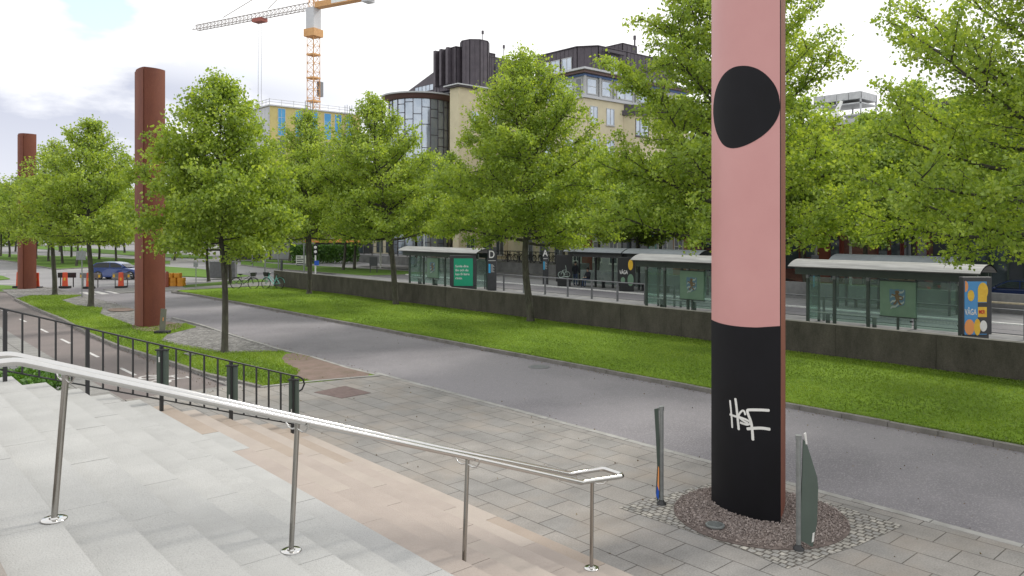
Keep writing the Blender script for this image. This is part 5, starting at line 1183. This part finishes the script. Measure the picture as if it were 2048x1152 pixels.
# rooftop plant
p = onv(1690, 62); t = thing('rooftop_cooler', 'pale metal cooling units on a rack above the brick roof', 'rooftop plant', (p.x, p.y, 11.9)); 
mb = MB()
for x in (-1.4, 1.4):
    for y in (-1.9, 0, 1.9): mb.box(x-.05, x+.05, y-.05, y+.05, 0, 3.0)
mb.box(-1.45, 1.45, -1.95, 1.95, 1.2, 1.3); mb.box(-1.45, 1.45, -1.95, 1.95, .3, .38); mb.box(-1.45, 1.45, -1.95, 1.95, 2.1, 2.2); mb.build('rack', HVAC, t)
for k in range(4): mb = MB(); mb.box(-1.5, 1.5, -1.95+k*.98, -1.0+k*.98, 2.45, 3.05); mb.build('cooler', HVAC, t, bevel=.03)
p = onv(1668, 58); t = thing('roof_ornament', 'white leaning roof ornament with red patches above the trees', 'ornament', (p.x, p.y, 11.9)); mb = MB(); mb.tube([(0, 1.2, -.3), (0, .4, .3), (0, -.2, 1.2), (0, -.6, 2.0)], [.3, .26, .2, .12], 8); mb.tube([(0, -.1, 1.2), (0, -.9, .5)], [.12, .1], 8); mb.build('figure', WHITE, t)
mb = MB(); mb.ball((-.22, .7, .15), .17); mb.build('patch', REDL, t); mb = MB(); mb.ball((-.2, .15, .65), .15); mb.build('patch', REDL, t)
# --- construction building and crane
cb_ = thing('construction_building', 'tall building under construction with yellow panels and blue glazing', 'building', (64, 143.7, 0))
wallbox(cb_, 64, 84, 143.7, 156, -.1, 28.0, YPAN)
for k in range(7): mb = MB(); mb.fb((64, 0, 0), Y_, NX, 144.3+k*1.6, 145.3+k*1.6, 1, 27.6, .0, .08); mb.build('pilaster', GPAN, cb_, rel=True)
for z in (22.2, 16.4, 10.6): mb = MB(); mb.fb((64, 0, 0), Y_, NX, 143.7, 156, z, z+.15, .085, .12); mb.build('panel_joint', WREND, cb_, rel=True)
mb = MB(); mb.fb((63.98, 0, 0), Y_, NX, 143.8, 156, 0, 27.9, .0, .02); mb.build('side_cladding', GPAN, cb_, rel=True)
for k, x in enumerate((65.6, 69.3, 72.6, 75.6, 78.0, 80.6)):
    for j, z in enumerate((22.3, 16.5, 10.7)):
        w_ = win(cb_, (0, 143.7, 0), X_, NY, x, x+1.6, z, z+5.4, GPAN, BGLASS if j == 0 else DGLASS, 0 if k % 2 else 1, 2, False, .08)
mb = MB(); mb.prism([(63.7, 143.4), (84.3, 143.4), (84.3, 156.3), (63.7, 156.3)], 28.002, 28.25); mb.build('roof_edge', GPAN, cb_, rel=True)
mb = MB()
for (a, b) in (((63.8, 156), (63.8, 143.5)), ((63.8, 143.5), (84, 143.5))):
    a, b = Vector((a[0], a[1], 0)), Vector((b[0], b[1], 0))
    for z in (28.8, 29.3): mb.tube([a+Vector((0, 0, z)), b+Vector((0, 0, z))], .05, 4)
    for k in range(9): p = a+(b-a)*k/8; mb.tube([p+Vector((0, 0, 28.2)), p+Vector((0, 0, 29.4))], .05, 4)
mb.build('edge_guard', GPAN, cb_, rel=True)
for x in (70.9, 79.8):
    mb = MB()
    for dx in (0, 1.1):
        for dy in (0, .9): mb.tube([(x+dx, 142.6-dy, 0), (x+dx, 142.6-dy, 29.6)], .07, 4)
    for k in range(18): mb.box(x, x+1.1, 141.7, 142.6, 1.6*k, 1.6*k+.08)
    mb.build('scaffold', GREYP, cb_, rel=True)
# crane
mx_, my_ = at(627, 170).x, at(627, 170).y
cr_ = thing('tower_crane', 'tall orange lattice tower crane behind the construction building', 'crane', (mx_, my_, 0), math.atan2(18.7*CY-(-33.4)*SY, (-33.4)*CY+18.7*SY))
def lattice(mb, p0, p1, w_, n, r_, up=Vector((0, 1, 0))):
    p0, p1 = Vector(p0), Vector(p1); d = (p1-p0).normalized(); a = d.cross(up).normalized()*w_/2; b = d.cross(a).normalized()*w_/2
    cs = [a+b, a-b, -a-b, -a+b]
    for c in cs: mb.tube([p0+c, p1+c], r_, 4, False)
    for k in range(n):
        q0, q1 = p0+(p1-p0)*k/n, p0+(p1-p0)*(k+1)/n
        for i in range(4): mb.tube([q0+cs[i], q1+cs[(i+1) % 4]], r_*.55, 3, False); mb.tube([q0+cs[i], q0+cs[(i+1) % 4]], r_*.55, 3, False)
mb = MB(); lattice(mb, (0, 0, 0), (0, 0, 45), 1.95, 24, .11); mb.build('mast', CRNY, cr_)
for z in range(6, 45, 5): mb = MB(); mb.box(-1.1, 1.1, -1.1, 1.1, z, z+.35); mb.build('mast_platform', CRNY, cr_)
mb = MB(); mb.box(-1.5, 1.5, -1.5, 1.5, 45.0, 46.6); mb.build('slewing_ring', CRNY, cr_); mb = MB(); mb.box(-1.15, 1.15, -1.15, 1.15, 46.602, 51.2); mb.build('tower_head', GPAN, cr_)
mb = MB(); mb.cbox((1.2, -1.9, 48.2), (1.6, 1.4, 2.0)); mb.build('cab', WHITE, cr_); mb = MB(); mb.cbox((-.3, -1.75, 34), (.9, 1.1, 3.2)); mb.build('climbing_box', GREYP, cr_)
mb = MB()
for (y) in (-.7, .7): mb.tube([(1.1, y, 51.2), (39, y, 51.2)], .10, 4)
mb.tube([(1.1, 0, 52.6), (38.6, 0, 52.4)], .11, 4)
for k in range(30):
    x = 1.1+k*1.27
    for y in (-.7, .7): mb.tube([(x, y, 51.2), (x+.63, 0, 52.5)], .06, 3, False); mb.tube([(x+.63, 0, 52.5), (x+1.27, y, 51.2)], .06, 3, False)
    mb.tube([(x, -.7, 51.2), (x, .7, 51.2)], .06, 3, False)
mb.build('jib', CRNG, cr_)
mb = MB(); mb.box(-17, -1.1, -.9, .9, 51.0, 52.2); mb.build('counter_jib', CRNY, cr_); mb = MB(); mb.box(-10.5, -6, .905, .93, 51.2, 52.1); mb.box(-10.5, -6, -.93, -.905, 51.2, 52.1); mb.build('name_panel', WHITE, cr_)
mb = MB(); mb.box(-16.4, -14.6, -1.1, 1.1, 50.3, 53.6); mb.build('counterweight', GPAN, cr_)
mb = MB(); lattice(mb, (0, 0, 51.2), (0, 0, 61), 1.4, 7, .12); mb.build('apex', CRNY, cr_)
for x in (14, 29): mb = MB(); mb.tube([(0, 0, 61), (x, 0, 53)], .10, 4); mb.build('pendant', CRNG, cr_)
mb = MB(); mb.tube([(0, 0, 61), (-16, 0, 52.3)], .10, 4); mb.build('pendant', CRNG, cr_)
mb = MB(); mb.box(15.2, 18.2, -1, 1, 50.3, 51.1); mb.build('trolley', M_('trolley_red', (.3, .08, .06), rough=.6), cr_)
mb = MB(); mb.tube([(16.2, 0, 50.3), (16.2, 0, 31)], .05, 3); mb.tube([(17.2, 0, 50.3), (17.2, 0, 31)], .05, 3); mb.build('hoist_rope', GREYP, cr_)
cr_.scale.z = 1.03
# terrace with railing in front of the office building
mb = MB(); mb.box(48.8, 53, 49, 100, -.1, .85); tag(mb.build('terrace', CONC), 'long low grey concrete terrace in front of the yellow building', 'terrace wall')
t = railing('railing', 49.0, 62, 100, 20, 'dark thin railing along the concrete terrace', 1.05, BLKP); t.location.z = .86
t = railing('railing', 49.0, 49.4, 61, 7, 'dark thin railing in front of the row of parked bicycles', 1.05, BLKP); t.location.z = .86
mb = MB(); mb.box(43.0, 43.4, 2, 41, -.1, .95); tag(mb.build('low_wall', [CONC]), 'low grey wall behind the far platform, parked cars behind it', 'wall')
t = thing('platform_bench', 'pale wooden bench rail before the low wall at the right edge', 'bench', (42.6, 11, 0)); mb = MB(); mb.box(-.12, .12, -4, 2.4, .50, .58); mb.build('seat', WOOD, t, bevel=.01)
for y in (-3, 1.8): mb = MB(); mb.box(-.1, .1, y-.08, y+.08, 0, .5); mb.build('leg', DGREY, t)
# hedge strip and site huts
for px, v, w_, h, mt, lb in ((572, 105, 9, 2.6, GPAN, 'grey site hut behind the information board'), (640, 112, 12, 3.6, M_('brown_boards', (.17, .12, .09), (.13, .09, .07), 3, .8), 'brown boarded site building behind the pedestrian light'), (525, 118, 9, 2.8, CONC, 'grey flat site hut left of the brown one'), (688, 100, 7, 2.4, DGREY, 'dark grey kiosk at the end of the terrace')):
    p = at(px, v); t = thing('site_hut', lb, 'hut', (p.x, p.y, -.05), -YAW, 'site huts beyond the junction'); mb = MB(); mb.box(-w_/2, w_/2, -1.3, 1.3, 0, h); mb.build('wall', mt, t)
    mb = MB(); mb.box(-w_/2-.1, w_/2+.1, -1.4, 1.4, h, h+.15); mb.build('roof', GREYP, t)
    for k in range(3): win_x = -w_/2+w_*(k+.3)/3; mb = MB(); mb.box(win_x, win_x+w_*.12, -1.34, -1.301, 1, 2); mb.build('window', DGLASS, t)
p = at(650, 98); t = thing('site_fence', 'long orange and white site barrier behind the trees', 'barrier', (p.x, p.y, 0), -YAW); mb = MB(); mb.box(-3, 5, -.05, .05, 2.3, 2.75); mb.build('panel', ORG2, t); 
mb = MB(); mb.box(-3, 5, -.05, .05, 2.752, 2.9); mb.build('stripe', WHITE, t)
for x in (-2.9, 1, 4.9): mb = MB(); mb.box(x-.06, x+.06, .06, .14, 0, 2.9); mb.build('post', GREYP, t)
rg = np.random.default_rng(3); q0 = at(650, 92); a = rg.uniform(-4, 4, 5000); b_ = rg.uniform(-.7, .7, 5000)
sh = leaf_cloud('shrub_row', np.column_stack([q0.x+a*CY+b_*SY, q0.y-a*SY+b_*CY, 2.1*rg.random(5000)**.7]), .22, HEDGE, None, rg, .1); tag(sh, 'dark green shrubs behind the pedestrian light', 'shrubs')

# ================================================================= CARS
def car(label, loc, rz, paint, hatch=True):
    t = thing('parked_car' if not hatch else 'car', label, 'car', loc, rz)
    hw = .89; prof_ = [(-2.12, .32), (-2.14, .6), (-2.08, .80), (-1.98, .97), (-1.0, .99), (.85, .95), (1.45, .86), (1.95, .72), (2.12, .55), (2.13, .32), (1.9, .2), (-1.9, .2)] if hatch else [(-2.35, .35), (-2.37, .65), (-2.3, .95), (-1.6, 1.0), (.8, .95), (1.7, .84), (2.2, .68), (2.36, .5), (2.34, .3), (2.1, .2), (-2.1, .2)]
    cab = [(-2.0, .95), (-1.86, 1.18), (-1.55, 1.39), (-.7, 1.45), (.05, 1.42), (.45, 1.29), (1.0, .94)] if hatch else [(-1.95, .97), (-1.2, 1.36), (-.4, 1.45), (.2, 1.42), (1.05, .94)]
    def loft(pr, layers, mat, nm):
        mb = MB(); n = len(pr); cx = sum(p[0] for p in pr)/n; vs = []
        for (y, f, dz) in layers: vs += [(cx+(p[0]-cx)*f, y, p[1]-dz*(p[1]-.2)) for p in pr]
        k = len(layers); mb.add(vs, [(j*n+i, j*n+(i+1) % n, (j+1)*n+(i+1) % n, (j+1)*n+i) for j in range(k-1) for i in range(n)]+[tuple(reversed(range(n))), tuple((k-1)*n+i for i in range(n))], True)
        o = mb.build(nm, mat, t); o.data.set_sharp_from_angle(angle=R(38))
        bm = bmesh.new(); bm.from_mesh(o.data); bmesh.ops.recalc_face_normals(bm, faces=bm.faces); bm.to_mesh(o.data); bm.free(); return o
    loft(prof_, [(-hw, .955, .05), (-hw+.05, .985, .015), (-.5, 1, 0), (.5, 1, 0), (hw-.05, .985, .015), (hw, .955, .05)], paint, 'body')
    loft(cab, [(-.80, .97, .0), (-.66, .94, .01), (0, .95, 0), (.66, .94, .01), (.80, .97, .0)] if False else [(-.78, 1, .02), (-.70, .98, .0), (0, .99, -.012), (.70, .98, .0), (.78, 1, .02)], paint, 'cabin')
    for s in (-1, 1):        # side glass follows the cabin outline
        c = (sum(p[0] for p in cab)/len(cab), 1.17); g = [(c[0]+(p[0]-c[0])*.86, 1.185+(p[1]-1.185)*.76) for p in cab]
        mb = MB(); n = len(g); mb.add([(p[0], s*.782, p[1]-.01) for p in g]+[(p[0], s*.79, p[1]-.01) for p in g], [tuple(range(n)), tuple(reversed(range(n, 2*n)))]+[(i, (i+1) % n, n+(i+1) % n, n+i) for i in range(n)]); gl = mb.build('side_window', CARG, t)
        mb = MB(); mb.box(-.42, -.36, s*.787-.006, s*.787+.006, 1.0, 1.40); mb.build('window_pillar', paint, gl)
        mb = MB(); mb.cbox((.72, s*.96, 1.0), (.12, .18, .12)); mb.build('mirror', paint, t, bevel=.03)
        mb = MB(); mb.cbox((1.98, s*.66, .66), (.2, .34, .12)); mb.build('headlight', CHROME, t, bevel=.03)
        mb = MB(); mb.cbox((-2.0 if hatch else -2.27, s*.74, .88), (.2, .22, .34 if hatch else .14)); mb.build('tail_light', REDL, t, bevel=.03)
        for x in ((-1.33, 1.31) if hatch else (-1.4, 1.4)):
            mb = MB(); mb.tube([(x, s*.72, .32), (x, s*.905, .32)], .37, 24); mb.build('wheel_arch', RUB, t)
            mb = MB(); mb.tube([(x, s*.72, .32), (x, s*.90, .32), (x, s*.915, .32)], [.315, .315, .28], 24); wl = mb.build('wheel', RUB, t)
            mb = MB(); mb.tube([(x, s*.90, .32), (x, s*.922, .32)], [.06, .06], 10); mb.tube([(x+.225*math.cos(a*.2618), s*.915, .32+.225*math.sin(a*.2618)) for a in range(24)], .018, 4, closed=True)
            for k in range(5): a = 2*PI*k/5; mb.cbox((x+.12*math.cos(a), s*.918, .32+.12*math.sin(a)), (.22, .012, .05), 0, -a)
            mb.build('rim', CHROME, wl)
    for a, b in (((.48, 1.28), (.98, .96)),):
        mb = MB(); mb.add([(.52, -.62, 1.27), (.52, .62, 1.27), (.98, .70, .99), (.98, -.70, .99), (.50, -.62, 1.25), (.50, .62, 1.25), (.96, .70, .97), (.96, -.70, .97)], [(3,2,1,0),(4,5,6,7),(0,1,5,4),(2,3,7,6),(1,2,6,5),(3,0,4,7)]); mb.build('windscreen', CARG, t)
    mb = MB(); mb.box(-2.16 if hatch else -2.4, -2.10 if hatch else -2.33, -.26, .26, .62, .73); mb.build('number_plate', WHITE, t)
    return t
c0 = at(239, 64.2); car('blue hatchback driving across the junction behind the barriers', (c0.x, c0.y, -.09), -YAW, CARB)
car('navy car parked behind the low wall at the right edge', (46.3, 12.6, .05), PI/2, CARD, False)
car('black car parked behind the low wall, seen beside the pink pillar', (46.3, 27.2, -.04), -PI/2, CARK, False)
car('dark car parked behind the low wall, seen through the nearest shelter', (46.3, 18.9, -.04), PI/2, CARK, False)
c1 = at(492, 98); car('small dark car far away behind the bicycles', (c1.x, c1.y, -.09), -YAW+.3, CARK)

# ================================================================= BICYCLES
def bike(label, loc, rz, frame, basket=False, group=None, lean=0):
    t = thing('bicycle', label, 'bicycle', loc, rz, group); t.rotation_euler.x = lean
    for x in (-.52, .55):
        mb = MB(); mb.tube([(x+.335*math.cos(a*PI/16), 0, .345+.335*math.sin(a*PI/16)) for a in range(32)], .024, 6, closed=True); wl = mb.build('wheel', RUB, t)
        mb = MB(); mb.tube([(x, -.05, .345), (x, .05, .345)], .025, 8)
        for k in range(14): a = 2*PI*k/14; mb.tube([(x, 0, .345), (x+.32*math.cos(a), 0, .345+.32*math.sin(a))], .003, 3, False)
        mb.build('spokes', GALV, wl)
        mb = MB(); a0, a1 = (.1*PI, .95*PI) if x < 0 else (.2*PI, .85*PI); mb.tube([(x+.375*math.cos(a0+(a1-a0)*k/12), 0, .345+.375*math.sin(a0+(a1-a0)*k/12)) for k in range(13)], .013, 5); mb.build('mudguard', frame, t)
    mb = MB(); B = (-.06, 0, .30); S = (-.22, 0, .78); H = (.38, 0, .86); H2 = (.41, 0, .72)
    for a, b, r_ in ((B, S, .018), (B, (.40, 0, .74), .02), ((-.14, 0, .52), (.385, 0, .84), .014), (H, (.43, 0, .66), .02), ((-.52, .05, .345), B, .011), ((-.52, -.05, .345), B, .011), ((-.52, .05, .345), (-.2, 0, .72), .010), ((-.52, -.05, .345), (-.2, 0, .72), .010), ((.43, .05, .66), (.55, .05, .345), .012), ((.43, -.05, .66), (.55, -.05, .345), .012), (S, (-.235, 0, .88), .013), (H, (.36, 0, 1.0), .013)): mb.tube([a, b], r_, 6)
    mb.build('frame', frame, t)
    mb = MB(); mb.tube([(.16, -.30, 1.04), (.28, -.26, 1.08), (.37, -.1, 1.03), (.36, 0, 1.0), (.37, .1, 1.03), (.28, .26, 1.08), (.16, .30, 1.04)], .012, 6); mb.build('handlebar', GALV, t)
    mb = MB(); mb.lathe((0, 0, 0), [(.02, .86), (.11, .89), (.12, .92), (.06, .95)], 12); o = mb.build('saddle', BLKP, t); o.data.transform(Matrix.Translation((-.26, 0, .0)) @ Matrix.Diagonal((1.25, .8, 1, 1)))
    mb = MB(); mb.tube([(-.28, .06, .73), (-.85, .06, .74)], .008, 4); mb.tube([(-.28, -.06, .73), (-.85, -.06, .74)], .008, 4); mb.tube([(-.82, .06, .74), (-.52, .06, .35)], .006, 4); mb.tube([(-.82, -.06, .74), (-.52, -.06, .35)], .006, 4); mb.box(-.8, -.35, -.05, .05, .735, .75); mb.build('carrier', BLKP, t)
    mb = MB(); mb.tube([(-.06, -.08, .3), (-.06, .08, .3)], .014, 6); mb.tube([(-.06, .07, .3), (.07, .09, .2)], .01, 4); mb.tube([(-.06, -.07, .3), (-.18, -.09, .4)], .01, 4); mb.box(.03, .11, .07, .16, .18, .21); mb.box(-.22, -.14, -.16, -.07, .39, .42); mb.build('crank', GALV, t)
    mb = MB(); mb.tube([(-.1, .04, .3), (-.02, .2, .0)], .008, 4); mb.build('kickstand', GALV, t)
    if basket: mb = MB(); mb.add([(.45,-.14,.78),(.66,-.14,.78),(.66,.14,.78),(.45,.14,.78),(.42,-.19,1.02),(.72,-.19,1.02),(.72,.19,1.02),(.42,.19,1.02)], [(0,3,2,1),(0,1,5,4),(1,2,6,5),(2,3,7,6),(3,0,4,7)]); mb.build('basket', DGREY if frame is not TURQ else BLKP, t)
    return t
p = G(489, 577); k1 = bike('black city bicycle with basket standing by the lime tree', (p.x, p.y, -.03), -YAW+.05, BLKP, True); k1.scale = (1.1, 1.1, 1.1)
p = G(545, 577); k2 = bike('turquoise bicycle leaning against the end of the concrete wall', (p.x, p.y, -.03), PI*.5+.45, TURQ, True, None, R(8)); k2.scale = (1.1, 1.1, 1.1)
b3_ = bike('dark bicycle at the right end of the row behind the terrace railing', (50.2, 50.4, .86), .25, BLKP, False, 'bicycles parked in a row on the terrace')
ordn = ['second', 'third', 'fourth', 'fifth', 'sixth', 'seventh', 'eighth', 'ninth', 'tenth', 'eleventh', 'twelfth']
for k in range(8): dup(b3_, (50.2+.1*math.sin(k*3), 51.3+k*.9, .86), .25+.08*math.sin(k*5), ordn[k]+' dark bicycle from the right in the terrace row')

# ================================================================= PEOPLE
def person(label, loc, rz, J, cols, sit=False):
    """J: joints (name -> position, radius); one skinned body, clothing as faces of the same surface."""
    t = thing('person', label, 'person', loc, rz)
    names = list(J['v']); me = bpy.data.meshes.new('body'); me.from_pydata([J['v'][n][0] for n in names], [(names.index(a), names.index(b)) for a, b in J['e']], [])
    o = bpy.data.objects.new('body', me); COL.objects.link(o); md = o.modifiers.new('skin', 'SKIN'); md.use_smooth_shade = True
    for i, n in enumerate(names):
        r_ = J['v'][n][1]; me.skin_vertices[0].data[i].radius = (r_, r_) if not isinstance(r_, tuple) else r_
        if n == 'hip': me.skin_vertices[0].data[i].use_root = True
    s_ = o.modifiers.new('sub', 'SUBSURF'); s_.levels = 2; s_.render_levels = 2
    dg_ = bpy.context.evaluated_depsgraph_get(); m2 = bpy.data.meshes.new_from_object(o.evaluated_get(dg_)); bpy.data.objects.remove(o)
    b = bpy.data.objects.new('body', m2); COL.objects.link(b); b.parent = t; m2.materials.clear()
    for c in (CLTH, JEAN, SKIN, RUB): m2.materials.append(c)
    for p in m2.polygons: p.material_index = cols(p.center); p.use_smooth = True
    hx, hy, hz_ = J['v']['head'][0]
    mb = MB(); mb.ball((hx, hy+.015, hz_+.035), (.088, .10, .095), 14, 8); mb.build('hair', HAIR, t)
    return t
def fingers(V, E, n, p, d):
    for k in range(5):
        off = Vector(((k-2)*.018 if k else -.03, -.01*(k == 0), 0)); a = Vector(p)+off+Vector(d)*.05; b = a+Vector(d)*(.055 if k else .03)+Vector((0, -.015, 0)); V[f'{n}f{k}'] = (tuple(a), .0095); V[f'{n}g{k}'] = (tuple(b), .007); E += [(n, f'{n}f{k}'), (f'{n}f{k}', f'{n}g{k}')]
V = {'hip': ((0, 0, .94), (.16, .11)), 'waist': ((0, 0, 1.12), (.155, .105)), 'chest': ((0, 0, 1.33), (.19, .12)), 'neck': ((0, -.01, 1.50), .058), 'jaw': ((0, -.025, 1.58), .066), 'head': ((0, -.015, 1.67), .088)}
E = [('hip', 'waist'), ('waist', 'chest'), ('chest', 'neck'), ('neck', 'jaw'), ('jaw', 'head')]
for s, n in ((-1, 'l'), (1, 'r')):
    V[n+'th'] = ((s*.10, 0, .86), .095); V[n+'kn'] = ((s*.11, -.01, .48), .065); V[n+'an'] = ((s*.12, .02, .10), .045); V[n+'to'] = ((s*.14, -.15, .045), .04)
    V[n+'sh'] = ((s*.19, 0, 1.40), .068); V[n+'el'] = ((s*.25, .02, 1.12), .05); V[n+'wr'] = ((s*.20, -.14, .94), .034); V[n+'ha'] = ((s*.17, -.2, .91), .034)
    E += [('hip', n+'th'), (n+'th', n+'kn'), (n+'kn', n+'an'), (n+'an', n+'to'), ('chest', n+'sh'), (n+'sh', n+'el'), (n+'el', n+'wr'), (n+'wr', n+'ha')]
    fingers(V, E, n+'ha', (s*.17, -.2, .91), (0, -.5, -.8))
p = onv(1151, 40.0)
person('man in a dark jacket and jeans standing and waiting at the dark shelter', (p.x, p.y, 0), -YAW+2.4, {'v': V, 'e': E},
       lambda c: 2 if c.z > 1.49 or (c.y < -.165 and .7 < c.z < 1.0) else 0 if c.z > .88 else 1 if c.z > .09 else 3)
V = {'hip': ((0, 0, .54), (.16, .12)), 'waist': ((0, .0, .72), (.15, .11)), 'chest': ((0, -.04, .93), (.18, .12)), 'neck': ((0, -.08, 1.10), .055), 'jaw': ((0, -.11, 1.17), .064), 'head': ((0, -.11, 1.26), .086)}
E = [('hip', 'waist'), ('waist', 'chest'), ('chest', 'neck'), ('neck', 'jaw'), ('jaw', 'head')]
for s, n in ((-1, 'l'), (1, 'r')):
    V[n+'th'] = ((s*.10, -.08, .55), .09); V[n+'kn'] = ((s*.12, -.46, .55), .065); V[n+'an'] = ((s*.12, -.48, .11), .045); V[n+'to'] = ((s*.13, -.64, .045), .04)
    V[n+'sh'] = ((s*.18, -.04, 1.0), .065); V[n+'el'] = ((s*.24, -.12, .76), .048); V[n+'wr'] = ((s*.12, -.32, .70), .033); V[n+'ha'] = ((s*.08, -.38, .69), .033)
    E += [('hip', n+'th'), (n+'th', n+'kn'), (n+'kn', n+'an'), (n+'an', n+'to'), ('chest', n+'sh'), (n+'sh', n+'el'), (n+'el', n+'wr'), (n+'wr', n+'ha')]
    fingers(V, E, n+'ha', (s*.08, -.38, .69), (0, -.8, -.3))
p = onv(1177, 40.1)
person('person in dark clothes sitting on the bench of the dark shelter', (p.x, p.y, 0), -PI/2, {'v': V, 'e': E},
       lambda c: 2 if c.z > 1.09 or (c.y < -.35 and c.z > .62) else 0 if (c.z > .60 and c.y > -.34) else 1 if c.z > .09 else 3)
